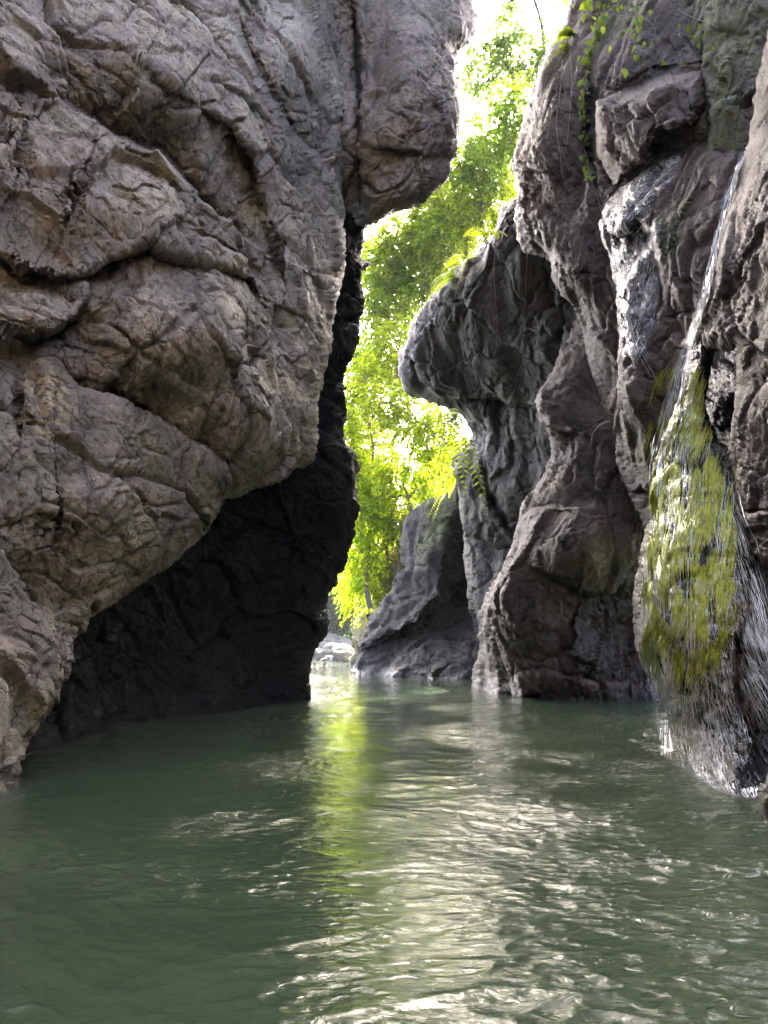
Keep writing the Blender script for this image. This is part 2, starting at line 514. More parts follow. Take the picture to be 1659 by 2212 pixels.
child(cliff_l, cave)

butt = rock('rock_buttress', [(1024, -20), (1022, 30), (1017, 75), (1004, 92), (974, 102), (968, 112), (972, 130), (967, 155), (977, 180), (979, 215), (992, 240),
    (994, 250), (988, 310), (979, 335), (962, 345), (960, 380), (932, 415), (912, 445), (860, 460), (829, 478), (803, 488), (778, 478), (757, 440), (700, 425),
    (620, 400), (560, 300), (520, -60), (540, -700), (900, -760), (1010, -500), (1000, -250)],
    [(1024, 0, 20), (990, 250, 19.5), (900, 200, 17.8), (860, 440, 18), (780, 300, 17.6), (745, 150, 18.6), (750, 400, 18.6), (650, 100, 18.4), (900, -300, 17.5), (700, -600, 18), (1000, -500, 19)],
    M['left'], roll=(70, 1.0), seed=2.6, big=0.30, mid=0.16, fine=0.06, thick=14,
    masks={'red': [([(720, 0), (1030, -20), (1000, 300), (800, 450), (760, 300)], 60, 0.35)]},
    feats=[('ledge', [(760, -40), (770, 120), (775, 300), (780, 430), (800, 500)], 0.0, 30, 0.5, 34, 0.25, 6),
           ('bulge', 890, 160, 90, 190, 0, 0.9),
           ('ledge', [(770, 300), (830, 320), (900, 330), (960, 345)], 0.0, 60, 0.4, 70, 0.1, 4)])
child(cliff_l, butt)

front_outline = [(-420, 1790), (-420, -700), (300, -740), (640, -640), (720, -300), (752, -40), (748, 120), (744, 300), (742, 440), (735, 560), (727, 650), (722, 760), (704, 812), (690, 850), (686, 930),
    (683, 985), (672, 1000), (655, 1022), (590, 1043), (525, 1057), (467, 1066), (465, 1097), (450, 1122), (400, 1187), (370, 1222), (300, 1267), (225, 1312),
    (165, 1347), (135, 1377), (131, 1402), (122, 1452), (105, 1505), (78, 1560), (58, 1600), (42, 1660), (38, 1700), (36, 1790)]
front_feats = [
    # long crack with the upper block's underside above it
    ('ledge', [(62, 246), (85, 218), (120, 205), (165, 235), (235, 275), (280, 300), (345, 318), (370, 345), (395, 380), (430, 425), (460, 455), (500, 485), (550, 520), (590, 545), (620, 558)], 0.75, 60, -0.12, 60, 0.16, 4),
    ('ledge', [(-30, 195), (30, 220), (65, 240), (62, 246)], 0.25, 50, -0.1, 60, 0.14, 4),
    ('ledge', [(312, 146), (300, 170), (270, 215), (250, 250), (236, 275)], -0.30, 90, 0.45, 40, 0.12, 4),
    ('ledge', [(425, 225), (470, 255), (505, 285), (540, 340), (560, 420), (575, 470)], -0.18, 50, 0.62, 60, 0.03, 5),
    ('ledge', [(505, -30), (510, 40), (535, 100), (565, 165), (600, 225), (645, 295), (700, 350), (722, 440)], 0.95, 90, -0.1, 60, 0.15, 6),
    ('ledge', [(237, 280), (210, 310), (175, 385), (150, 450), (130, 500), (120, 540)], 0.05, 50, -0.08, 50, 0.13, 3.5),
    ('ledge', [(60, 245), (48, 300), (42, 370), (20, 440), (10, 500)], 0.05, 40, 0.0, 40, 0.12, 4),
    # second long fold
    ('ledge', [(-30, 540), (50, 585), (120, 600), (175, 590), (235, 565), (280, 545), (325, 520), (345, 548), (440, 565), (500, 585), (540, 610), (560, 640), (592, 655)], -0.15, 60, 0.42, 45, 0.14, 5),
    ('ledge', [(325, 520), (400, 520), (470, 530), (530, 560), (575, 610), (590, 650)], 0.18, 40, -0.22, 30, 0.06, 4),
    ('ledge', [(175, 590), (187, 645), (165, 680), (120, 720), (60, 735), (-30, 705)], 0.75, 50, -0.25, 80, 0.20, 6),
    # the great diagonal: upper lobe hangs over the lower wall
    ('ledge', [(85, 757), (135, 792), (175, 827), (220, 852), (280, 870), (340, 907), (390, 957), (440, 987), (465, 1017), (467, 1060)], 0.55, 70, 0.18, 50, 0.22, 5),
    ('ledge', [(55, 762), (45, 850), (40, 937), (35, 1040), (30, 1137)], 0.04, 30, 0.0, 30, 0.16, 4),
    ('ledge', [(115, 872), (110, 962), (120, 1087), (130, 1162), (118, 1230)], 0.05, 30, 0.0, 30, 0.16, 4),
    ('ledge', [(60, 1127), (95, 1137), (130, 1152)], 0.0, 20, 0.30, 26, 0.1, 4),
    ('ledge', [(-30, 1170), (25, 1237), (65, 1302), (95, 1327), (130, 1372)], 0.25, 45, 0.05, 40, 0.22, 6),
    ('ledge', [(265, 965), (250, 1010), (300, 1060), (330, 1130), (345, 1180)], 0.1, 40, -0.1, 40, 0.08, 4),
    ('ledge', [(290, 590), (290, 640), (275, 680), (270, 720)], 0.12, 30, -0.1, 40, 0.12, 4),
    ('ledge', [(515, 640), (512, 700), (500, 780), (470, 850)], 0.30, 40, -0.2, 60, 0.12, 4),
    ('ledge', [(330, 760), (350, 800), (410, 840), (450, 860)], 0.15, 40, -0.15, 40, 0.06, 4),
    ('bulge', 200, 420, 190, 130, 10, 0.55), ('bulge', 330, 180, 190, 110, 20, 0.5), ('bulge', 90, 660, 110, 80, 0, 0.6),
    ('bulge', 420, 720, 180, 130, 10, 0.8), ('bulge', 560, 900, 130, 110, 0, 0.7), ('bulge', 230, 1100, 200, 150, -30, 0.6),
    ('bulge', 640, 470, 60, 160, -10, 0.4), ('bulge', 620, 150, 50, 120, 10, 0.5), ('bulge', 60, 100, 90, 120, 0, 0.4)]
front = rock('rock_face', front_outline,
    [(38, 1700, 7.7), (90, 1500, 8.4), (0, 1400, 8.2), (0, 1700, 7.6), (140, 1340, 9.4), (300, 1230, 10.4), (440, 1080, 11.8), (650, 1000, 14.4), (690, 850, 15.6), (722, 700, 16.4), (740, 540, 17.0),
     (400, 750, 11.2), (100, 950, 8.9), (200, 500, 10.0), (0, 600, 8.8), (0, 50, 9.6), (300, 100, 11.2), (480, 100, 12.8), (600, 350, 14.2), (560, 650, 13.2), (735, 100, 18.2),
     (700, -300, 18.5), (0, -500, 11.5), (400, -500, 13.5), (-400, 1000, 5.6), (-400, 0, 6.3), (-400, 1700, 5.2)],
    M['left'], roll=(75, 1.0), seed=0.3, big=0.24, mid=0.15, fine=0.026, plates=1.35, crackw=1.1,
    hatch=(((0.72, 0.54, -0.42), 1.25, 0.10, 0.020), ((0.3, 0.2, 0.93), 1.6, 0.10, 0.022), ((0.8, 0.6, 0.12), 0.85, 0.06, 0.018), ((0.5, 0.3, 0.8), 0.45, 0.03, 0.014)), thick=2.5, feats=front_feats,
    masks={'lichen': [([(60, 780), (95, 780), (150, 900), (130, 960), (60, 930)], 40, 1.0), ([(0, 540), (60, 560), (60, 620), (0, 640)], 30, 0.7),
                      ([(280, 380), (360, 400), (350, 480), (270, 470)], 60, 0.8), ([(170, 660), (230, 650), (220, 740), (150, 730)], 30, 0.5)]})
child(cliff_l, front)

# ---- right side
EXT = 2150
r_up = rock('cliff', [(1240, -60), (1237, 0), (1229, 50), (1207, 100), (1189, 115), (1174, 145), (1154, 185), (1147, 215), (1137, 240), (1127, 285), (1102, 320), (1092, 345), (1099, 385),
    (1107, 420), (1100, 470), (1110, 520), (1125, 545), (1182, 560), (1190, 600), (1215, 640), (1250, 655), (1270, 700), (1300, 900), (1420, 1200), (1700, 1300), (2000, 1300), (2000, -500), (1700, -620), (1330, -520), (1260, -250)],
    [(1237, 0, 21), (1150, 200, 22), (1100, 400, 23), (1190, 560, 21.5), (1250, 350, 19.8), (1300, 150, 18), (1400, 250, 15.6), (1480, 360, 14.6), (1560, 200, 14), (1650, 100, 13), (1500, 20, 15.2), (1400, 700, 17.5), (1300, 700, 19.5),
     (1600, 800, 14.5), (1900, 100, 10), (1900, 1000, 10), (1300, -400, 20), (1700, -500, 14)],
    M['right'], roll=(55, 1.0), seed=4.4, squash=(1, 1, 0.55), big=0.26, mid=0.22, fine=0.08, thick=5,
    feats=[('block', [(1285, 215), (1330, 205), (1390, 180), (1450, 150), (1515, 160), (1522, 230), (1500, 275), (1420, 300), (1400, 350), (1330, 400), (1285, 330)], 1.1, 26),
           ('ledge', [(1285, 190), (1340, 185), (1400, 150), (1470, 140)], -0.2, 40, 0.3, 30, 0.15, 5),
           ('ledge', [(1265, 100), (1270, 200), (1262, 300), (1285, 400), (1300, 450)], 0.2, 30, -0.1, 30, 0.2, 6),
           ('ledge', [(1525, 40), (1520, 150), (1530, 270), (1520, 380)], -0.3, 40, 0.2, 40, 0.15, 5),
           ('ledge', [(1100, 420), (1160, 440), (1230, 500), (1300, 560)], 0.2, 60, -0.1, 60, 0.1, 5),
           ('ledge', [(1060, 500), (1130, 520), (1180, 480)], 0.2, 40, -0.2, 40, 0.1, 5),
           ('bulge', 1180, 330, 60, 90, 0, 0.7), ('bulge', 1560, 230, 34, 230, 4, 0.45), ('bulge', 1230, 560, 50, 80, 0, 0.6)],
    masks={'moss': [([(1520, 110), (1600, 110), (1600, 420), (1530, 400)], 30, 0.85), ([(1480, -20), (1680, -20), (1680, 180), (1600, 170), (1500, 100)], 50, 0.8), ([(1300, -20), (1420, -20), (1400, 60), (1300, 80)], 40, 0.5), ([(1420, 440), (1500, 460), (1480, 540), (1430, 560)], 30, 0.5)],
           'red': [([(1400, 180), (1530, 160), (1520, 280), (1420, 270)], 40, 0.3)]})
tag(r_up, 'tall reddish-brown cliff with jutting block and creepers, upper right of the gorge', 'cliff')

over = rock('overhanging_rock', [(1107, 430), (1089, 445), (1069, 480), (1049, 515), (1004, 555), (979, 595), (929, 650), (884, 710), (859, 767), (864, 812), (884, 837), (914, 857), (959, 877), (984, 902), (1016, 935),
    (1014, 962), (990, 987), (984, 1012), (989, 1067), (1000, 1200), (1050, 1500), (1250, 1500), (1330, 900), (1320, 500), (1230, 420)],
    [(880, 760, 33), (950, 870, 32), (1000, 950, 33), (1000, 1070, 34), (1060, 550, 27), (1150, 700, 26), (1200, 560, 24.5), (1100, 850, 29), (1100, 1000, 30), (1150, 1300, 31), (1300, 800, 24)],
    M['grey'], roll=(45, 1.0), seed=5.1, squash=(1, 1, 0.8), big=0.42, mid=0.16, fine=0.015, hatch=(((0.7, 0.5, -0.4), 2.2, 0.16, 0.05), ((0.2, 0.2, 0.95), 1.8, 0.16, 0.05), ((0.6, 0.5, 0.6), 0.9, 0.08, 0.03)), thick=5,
    feats=[('ledge', [(960, 880), (1020, 860), (1060, 862), (1130, 875), (1190, 885)], -0.5, 120, 1.3, 60, 0.3, 6),
           ('ledge', [(1180, 570), (1200, 640), (1230, 700), (1225, 760)], 0.2, 30, 1.0, 40, 0.4, 8),
           ('ledge', [(1010, 1010), (1060, 1090), (1100, 1150), (1110, 1180)], 0.9, 40, -0.5, 30, 0.3, 5)])
tag(over, 'dark overhanging rock wedge jutting towards the green gap above the river', 'rock')

base_r = rock('rock_outcrop', [(1012, 985), (985, 1020), (975, 1060), (950, 1085), (919, 1097), (894, 1107), (864, 1162), (867, 1187), (874, 1225), (862, 1245), (850, 1260), (840, 1284), (827, 1315), (803, 1336), (776, 1379), (766, 1416), (750, 1452), (735, 1540),
    (1150, 1560), (1200, 1200), (1080, 1000)],
    [(755, 1452, 42), (850, 1462, 37.5), (1000, 1468, 34.5), (1100, 1475, 32), (870, 1240, 44), (830, 1320, 43), (900, 1110, 46), (1000, 1150, 40), (1020, 1300, 40), (980, 1050, 41), (960, 1330, 39), (1100, 1200, 36)],
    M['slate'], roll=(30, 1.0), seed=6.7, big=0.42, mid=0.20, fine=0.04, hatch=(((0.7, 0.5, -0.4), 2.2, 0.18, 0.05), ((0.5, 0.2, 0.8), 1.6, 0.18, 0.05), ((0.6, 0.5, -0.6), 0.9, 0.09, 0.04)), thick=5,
    feats=[('ledge', [(870, 1370), (920, 1350), (960, 1310), (1010, 1250), (1040, 1180)], -0.9, 60, 1.0, 60, 0.3, 6),
           ('ledge', [(800, 1390), (850, 1370), (900, 1345), (955, 1290), (960, 1200), (985, 1090)], -1.2, 30, 1.6, 60, 0.2, 5),
           ('ledge', [(880, 1220), (900, 1230), (950, 1225), (985, 1180)], 0.3, 30, -0.3, 30, 0.2, 4),
           ('bulge', 1040, 1190, 50, 130, 10, -4.0), ('bulge', 900, 1150, 40, 50, 0, 0.8), ('bulge', 930, 1230, 50, 40, -30, 0.9)],
    masks={'moss': [([(950, 1040), (1000, 1050), (980, 1150), (910, 1220), (900, 1180)], 30, 0.6)]})
tag(base_r, 'sloping grey rock outcrop with sunlit shoulder rising from the far water', 'rock')

pil = rock('rock_pillar', [(1290, 600), (1268, 655), (1229, 737), (1209, 777), (1189, 827), (1164, 867), (1169, 907), (1187, 937), (1184, 977), (1169, 1017), (1124, 1077), (1117, 1132), (1107, 1177), (1079, 1232), (1049, 1282), (1034, 1327), (1037, 1397),
    (1024, 1450), (1020, 1482), (1030, 1560), (1200, 1620), (1500, 1620), (1520, 1100), (1420, 760), (1360, 580)],
    [(1022, 1480, 27), (1070, 1498, 23.5), (1180, 1506, 21.6), (1400, 1509, 21), (1040, 1330, 24), (1200, 1200, 20.4), (1120, 1100, 23), (1300, 1150, 20), (1200, 900, 21.6), (1250, 750, 22), (1300, 900, 20.5), (1340, 650, 20.8), (1400, 1200, 20.5), (1350, 1400, 21)],
    M['right'], roll=(60, 1.0), seed=7.9, squash=(1, 1, 0.6), big=0.22, mid=0.17, fine=0.07, thick=4,
    feats=[('ledge', [(1110, 1140), (1150, 1105), (1200, 1088), (1280, 1098), (1340, 1130)], 0.35, 60, -0.45, 70, 0.1, 4),
           ('ledge', [(1130, 1215), (1200, 1255), (1250, 1285), (1320, 1280), (1360, 1240)], -0.4, 60, 0.5, 60, 0.15, 4),
           ('ledge', [(1168, 910), (1200, 925), (1240, 940), (1280, 950)], -0.3, 50, 0.8, 26, 0.2, 5),
           ('ledge', [(1250, 1285), (1240, 1340), (1235, 1400), (1180, 1430), (1150, 1470)], -0.25, 50, 0.4, 60, 0.15, 4),
           ('ledge', [(1110, 1470), (1160, 1445), (1230, 1460), (1300, 1470), (1380, 1480)], 0.4, 40, -0.4, 40, 0.1, 4),
           ('bulge', 1240, 1170, 110, 90, 15, 1.0), ('bulge', 1130, 1340, 90, 120, 0, 0.9), ('bulge', 1190, 860, 50, 60, 0, 0.6), ('bulge', 1330, 1370, 70, 90, 0, -0.6)],
    masks={'red': [([(1240, 1290), (1390, 1280), (1410, 1500), (1150, 1500), (1230, 1400)], 30, 0.9)], 'wet': [([(1250, 1290), (1390, 1280), (1410, 1500), (1230, 1460)], 30, 0.8)],
           'lichen': [([(1175, 1000), (1215, 980), (1215, 1050), (1185, 1050)], 16, 0.9), ([(1280, 1190), (1310, 1190), (1310, 1270), (1290, 1260)], 14, 0.6)]})
tag(pil, 'tall bulging brown rock pillar standing in the water beside the mossy fall', 'rock')

chute = rock('wet_rock', [(1480, 300), (1404, 358), (1354, 393), (1312, 443), (1297, 480), (1300, 512), (1324, 565), (1339, 615), (1336, 737), (1334, 802), (1332, 862), (1337, 937), (1354, 1007), (1379, 1057), (1424, 1087), (1440, 1200), (1600, 1200), (1640, 700), (1640, 350)],
    [(1300, 490, 17.0), (1340, 610, 16.4), (1340, 800, 16.2), (1380, 1050, 15.6), (1400, 400, 15.6), (1500, 330, 14.2), (1450, 600, 14.6), (1420, 850, 15), (1560, 500, 12.8), (1600, 800, 12), (1500, 1100, 14)],
    M['right'], roll=(50, 1.0), seed=8.8, hatch=(((0.9, 0.35, 0.3), 0.22, 0.03, 0.02), ((0.72, 0.54, -0.42), 0.75, 0.09, 0.022), ((0.3, 0.2, 0.93), 0.6, 0.07, 0.02)), squash=(1, 1, 0.5), big=0.20, mid=0.15, fine=0.05, thick=3,
    feats=[('ledge', [(1310, 500), (1340, 505), (1390, 480), (1420, 500), (1400, 560), (1370, 620)], -0.4, 50, 0.7, 40, 0.15, 5),
           ('ledge', [(1340, 760), (1380, 750), (1430, 790), (1450, 820)], 0.2, 40, -0.6, 60, 0.2, 5),
           ('ledge', [(1430, 400), (1420, 520), (1440, 640), (1430, 740)], -0.2, 30, 0.15, 30, 0.1, 4),
           ('ledge', [(1430, 690), (1480, 680), (1540, 660)], 0.3, 30, -0.2, 30, 0.2, 4),
           ('bulge', 1370, 850, 40, 60, 0, 0.7), ('bulge', 1490, 560, 60, 110, 0, 0.25)],
    masks={'wet': [([(1300, 440), (1400, 350), (1480, 320), (1420, 450), (1410, 560), (1420, 700), (1400, 770), (1345, 760), (1340, 600)], 26, 1.0)],
           'moss': [([(1430, 440), (1500, 440), (1470, 560), (1420, 530)], 24, 0.6), ([(1340, 880), (1420, 960), (1430, 1080), (1360, 1020)], 24, 0.7), ([(1300, 450), (1360, 400), (1350, 420), (1310, 500)], 12, 0.7)]})
tag(chute, 'wet rock chute glistening with trickling water below the jutting block', 'rock')

fall = rock('mossy_rock', [(1520, 680), (1484, 737), (1462, 792), (1452, 847), (1437, 927), (1424, 977), (1414, 1022), (1424, 1077), (1429, 1107), (1417, 1147), (1404, 1212), (1387, 1277), (1379, 1362), (1384, 1427), (1407, 1480), (1429, 1549), (1439, 1609), (1450, 1700),
    (1700, 1790), (1900, 1700), (1760, 1300), (1660, 1240), (1610, 1180), (1596, 1080), (1590, 1010), (1545, 960), (1535, 880), (1545, 760)],
    [(1480, 760, 11.4), (1440, 930, 11.3), (1420, 1050, 11.2), (1400, 1250, 10.8), (1385, 1400, 10.6), (1440, 1609, 10.9), (1500, 1644, 9.5), (1565, 1694, 7.8), (1500, 1400, 9.3), (1500, 1150, 9.9), (1570, 1300, 9.2), (1600, 1100, 10), (1659, 1640, 7.6), (1650, 1500, 8.1), (1800, 1500, 6.5), (1530, 850, 11.2), (1650, 1300, 8.6)],
    M['grey'], roll=(45, 1.0), seed=9.3, step=2.0, big=0.22, mid=0.10, fine=0.03, hatch=(((0.9, 0.35, 0.22), 0.16, 0.030, 0.016), ((0.8, 0.3, -0.25), 0.09, 0.016, 0.010), ((0.3, 0.2, 0.93), 0.6, 0.05, 0.02)), thick=2.5,
    feats=[('ledge', [(1590, 1180), (1585, 1300), (1560, 1400), (1580, 1500), (1620, 1600), (1590, 1720)], 0.9, 100, -0.2, 30, 0.1, 5),
           ('bulge', 1480, 1250, 50, 200, 0, 0.5), ('bulge', 1460, 1480, 50, 130, -10, 0.3), ('ledge', [(1480, 980), (1500, 1040), (1510, 1120)], 0.3, 20, 0.1, 20, 0.2, 6),
           ('ledge', [(1500, 900), (1480, 905), (1460, 900)], 0.3, 20, 0.1, 20, 0.2, 6)],
    masks={'wet': [([(1440, 740), (1560, 740), (1600, 1100), (1580, 1250), (1680, 1400), (1680, 1760), (1420, 1700), (1390, 1300)], 20, 0.85)],
           'moss': [([(1440, 800), (1520, 800), (1590, 1050), (1585, 1330), (1500, 1400), (1400, 1400), (1420, 1000)], 20, 0.6)]})
tag(fall, 'wet rock buttress covered in bright moss where the waterfall runs down', 'rock')

face_r = rock('rock_wall', [(1665, 90), (1640, 150), (1629, 175), (1622, 225), (1614, 310), (1589, 370), (1564, 450), (1544, 540), (1527, 625), (1500, 705), (1480, 745), (1500, 760), (1560, 745), (1605, 745), (1598, 820), (1594, 887), (1586, 987), (1596, 1080), (1610, 1180), (1640, 1210),
    (1700, 1260), (2000, 1300), (2100, 800), (2050, 0), (1900, -500), (1760, -500)],
    [(1640, 150, 11), (1620, 300, 10.6), (1560, 480, 10.8), (1520, 680, 11.2), (1600, 700, 10), (1659, 500, 9), (1600, 950, 9.8), (1659, 1000, 8.8), (1659, 1200, 8.6), (1900, 500, 6.8), (1900, 1200, 6.6), (1850, -300, 8.5)],
    M['right'], roll=(34, 1.0), seed=10.4, big=0.20, mid=0.10, fine=0.04, thick=2.5,
    feats=[('ledge', [(1590, 1005), (1630, 1020), (1670, 1060)], 0.2, 40, -0.2, 40, 0.15, 5), ('ledge', [(1600, 1120), (1640, 1105), (1680, 1100)], 0.2, 40, -0.2, 40, 0.15, 5)])
tag(face_r, 'knobbly brown rock wall along the right edge beside the thin falling stream', 'cliff')

hollow = rock('wet_hollow', [(1500, 700), (1660, 680), (1800, 900), (1900, 1400), (1850, 1790), (1560, 1760), (1560, 1300), (1500, 1000)],
    [(1550, 800, 12.6), (1560, 1000, 12.2), (1600, 1300, 10.8), (1650, 1500, 9.8), (1600, 1700, 9.3), (1800, 1300, 9)],
    M['cave'], roll=(30, 1.0), seed=11.4, big=0.25, mid=0.15, fine=0.05, thick=2, step=4,
    masks={'wet': [([(1480, 680), (1700, 680), (1900, 1790), (1500, 1790)], 20, 1.0)], 'red': [([(1520, 820), (1600, 860), (1590, 960), (1530, 950)], 20, 0.9)]})
tag(hollow, 'dark wet hollow in the rock behind the mossy waterfall', 'rock')

small = rock('mossy_boulder', [(1647, 1700), (1640, 1730), (1648, 1770), (1660, 1850), (1900, 1880), (1860, 1650), (1700, 1640), (1660, 1670)],
    [(1645, 1750, 6.5), (1700, 1700, 6.2), (1800, 1750, 5.6)], M['grey'], roll=(20, 1.0), seed=12.9, big=0.1, mid=0.06, fine=0.03, thick=1.2, masks={'moss': [([(1640, 1680), (1700, 1640), (1700, 1760), (1650, 1740)], 14, 0.9)]})
tag(small, 'small mossy boulder in the shallows at the right edge of the river', 'boulder')

sandy = rock('sandy_cliff', [(735, 1440), (757, 1415), (760, 1380), (775, 1330), (800, 1290), (825, 1240), (850, 1150), (880, 1060), (930, 980), (1050, 930), (1300, 900), (1500, 1000), (1500, 1500), (735, 1500)],
    [(750, 1432, 68), (800, 1330, 64), (860, 1200, 60), (900, 1000, 60), (1300, 1000, 56), (1000, 1432, 56)],
    M['sand'], roll=(30, 1.0), seed=13.6, big=1.0, mid=0.6, fine=0.15, thick=8, step=4)
tag(sandy, 'sunlit sandy-yellow cliff foot beneath the trees beyond the gap', 'cliff')

far = rock('far_bank', [(560, 1460), (560, 1210), (640, 1230), (720, 1250), (800, 1215), (900, 1200), (900, 1460)],
    [(600, 1420, 110), (700, 1425, 112), (800, 1425, 108), (700, 1260, 125), (850, 1250, 115)], M['grey'], roll=(16, 1.0), seed=14.6, big=1.6, mid=0.9, fine=0.3, thick=6, step=4)
tag(far, 'pale hazy rock bank closing the far end of the river', 'cliff')

M['forest'] = rock_material('forest_slope', (0.02, 0.035, 0.012), (0.05, 0.08, 0.022), (0.10, 0.14, 0.04), camt=0.0, spec=0.1)
hill = rock('hill', [(430, 1470), (430, 880), (600, 920), (700, 955), (765, 965), (810, 1000), (860, 1100), (900, 1200), (900, 1470)],
    [(500, 1000, 146), (700, 1000, 144), (850, 1200, 136), (700, 1420, 132), (450, 1420, 132)], M['forest'], roll=(20, 1.0), seed=15.7, big=2.5, mid=1.6, fine=0.9, hatch=(), thick=8, step=4, ragged=7)
tag(hill, kind='structure')

# ------------------------------------------------------------------ water
def water_material():
    t = NT('river_water')
    v = t.coord()
    col = t.ramp(t.noise(v, 0.22, 3, 0.5, 0.5), [(0.35, (0.032, 0.050, 0.027)), (0.65, (0.050, 0.072, 0.039))])
    w1 = t.noise(t.mapping(v, (1.0, 1.4, 1)), 11, 5, 0.6, 0.8)
    w2 = t.noise(t.mapping(v, (1.0, 1.5, 1)), 34, 3, 0.5, 0.3)
    ch = t.attr('chop')
    b = t.bump(t.math('MULTIPLY', w1, ch), 0.5, 0.035)
    b = t.bump(t.math('MULTIPLY', w2, ch), 0.4, 0.008, b)
    fn = t.noise(t.mapping(v, (1.0, 1.3, 1)), 4.5, 8, 0.72, 1.2)
    fo = t.math('MULTIPLY', t.ramp(fn, [(0.58, 0.0), (0.66, 1.0)]), t.attr('foam'))
    col = t.mix(t.math('MULTIPLY', fo, 0.75), col, (0.75, 0.79, 0.78))
    return t.done(t.bsdf(col, t.math('ADD', t.math('MULTIPLY', fo, 0.3), 0.03), b, IOR=1.333))
M['water'] = water_material()

ys = [1.2]
while ys[-1] < 140: ys.append(ys[-1] + max(0.006, min(0.9, (ys[-1] ** 2) / (F * 1.4) * 1.9)))
ys = np.array(ys)
xs = np.linspace(-0.80, 0.80, 760)
WX = xs[None, :] * (ys[:, None] + 1.5); WY = np.repeat(ys[:, None], len(xs), 1)
q = np.stack([WX.ravel(), WY.ravel(), np.zeros(WX.size)], 1).astype(np.float32)
wp = np.stack([noise(q * 0.5 + 3), noise(q * 0.5 + 11), 0 * q[:, 0]], 1)
qw = q + wp * 0.5
stretch = np.array([0.9, 0.75, 1], np.float32)
mk = noise(q * np.array([0.55, 0.30, 1], np.float32) + 40) + 0.7 * noise(qw * np.array([1.5, 1.1, 1], np.float32) + 21) + 0.25 * noise(qw * 4.0 + 6)
core = np.exp(-((q[:, 0] - 0.03 * q[:, 1]) / (0.35 + 0.10 * q[:, 1])) ** 2)                # the main current
rightside = np.clip((q[:, 0] - 0.16 * q[:, 1]) / 1.2, 0, 1) * np.clip(1.6 - q[:, 1] / 7.0, 0, 1)
faraway = np.clip((q[:, 1] - 18) / 5, 0, 1)
foot = np.stack([np.interp(q[:, 1], [7.0, 8.0, 9.5, 11.0], [4.3, 3.75, 3.9, 4.0]), q[:, 1]], 1)
footfall = np.exp(-np.maximum(foot[:, 0] + 0.2 - q[:, 0], 0) ** 2 / 0.5) * np.clip((11.6 - q[:, 1]) / 1.0, 0, 1) * np.clip((q[:, 1] - 6.4) / 0.8, 0, 1)
midright = np.clip((q[:, 0] - 0.045 * q[:, 1]) / 1.0, 0, 1) * np.clip((q[:, 1] - 9) / 3, 0, 1)
glide = np.clip((q[:, 1] - 8) / 3, 0, 1) * np.clip((20 - q[:, 1]) / 3, 0, 1)
chop = 1 / (1 + np.exp(-(-0.3 + 3.2 * mk - 0.3 * core + 1.5 * rightside + 1.2 * footfall + 0.9 * faraway + 1.1 * midright - 1.0 * core * glide) * 1.3))
def crests(p, k):
    """sparse sharp wavelets: flat troughs, narrow steep crests"""
    return np.clip(1 - np.abs(noise(p)) * 2.2, 0, 1) ** k
flow = np.array([0.75, 1.15, 1], np.float32)
hz = 0.020 * noise(qw * 0.45 * stretch) + 0.008 * noise(qw * flow * 1.1) + 0.0035 * noise(qw * flow * 2.7)
chop = (0.34 + 0.85 * chop) * (1 - 0.66 * np.exp(-((q[:, 0] + 0.01 * q[:, 1]) / (0.50 + 0.055 * q[:, 1])) ** 2) * np.clip((q[:, 1] - 1.2) / 2.2, 0.25, 1))
hz = hz + (0.2 + chop) * 0.014 * crests(qw * flow * 0.8 + 9, 3) + chop * (0.012 * crests(qw * flow * 1.9 + 5, 3) + 0.0125 * crests(qw * flow * 4.2 + 2, 2) + 0.0070 * noise(qw * flow * 7.5) + 0.0036 * noise(qw * flow * 15))
hz = hz * np.clip(1.2 - q[:, 1] / 120, 0.3, 1)
WV = np.stack([q[:, 0], q[:, 1], hz], 1)
ny, nx = WX.shape
ii = np.arange(ny * nx).reshape(ny, nx)
wq = np.stack([ii[:-1, :-1].ravel(), ii[:-1, 1:].ravel(), ii[1:, 1:].ravel(), ii[1:, :-1].ravel()], 1)
river = mesh_obj('river_water', WV, wq, M['water'], attrs=dict(chop=chop, foam=np.clip(0.9 * footfall + 0.75 * np.exp(-((q[:, 0] + 3.7) / 0.5) ** 2 - ((q[:, 1] - 6.9) / 1.0) ** 2) + 0.5 * rightside * (chop > 0.6) + 0.8 * np.clip((q[:, 1] - 45) / 12, 0, 1), 0, 1)))
tag(river, kind='structure')

# gorge continued unseen around the camera, walls shaped to block low light and sun
plan = np.array([(-6.6, 6.5), (-7.6, 3), (-8.6, -2), (-9.5, -8), (-7, -13), (0, -15), (7, -14), (11, -9), (10.5, -3), (9.5, 2), (8.6, 5.5), (8.4, 7.5)], float)
pd = np.concatenate([[0], np.cumsum(np.hypot(*np.diff(plan, axis=0).T))])
us = np.linspace(0, pd[-1], 170); uz = np.linspace(-1, 27, 80)
UX, UZ = np.meshgrid(us, uz)
BX = np.interp(UX, pd, plan[:, 0]); BY = np.interp(UX, pd, plan[:, 1])
top = np.interp(UX, pd, [1, 1, 1, 1, 1, .95, .9, .8, .68, .62, .62, .62]); UZ = np.where(UZ > 0, UZ * top, UZ)
bp = np.stack([BX.ravel(), BY.ravel(), UZ.ravel()], 1)
away = bp[:, :2] - np.array([0.5, -3.0]); away = away / np.linalg.norm(away, axis=1, keepdims=True)
bp[:, :2] += away * ((0.9 * fbm(bp.astype(np.float32) / 4.0, 4) + 0.8)[:, None] + np.maximum(bp[:, 2:3] - 3, 0) * 0.06)
bi = np.arange(len(bp)).reshape(UX.shape)
bq = np.stack([bi[:-1, :-1].ravel(), bi[:-1, 1:].ravel(), bi[1:, 1:].ravel(), bi[1:, :-1].ravel()], 1)
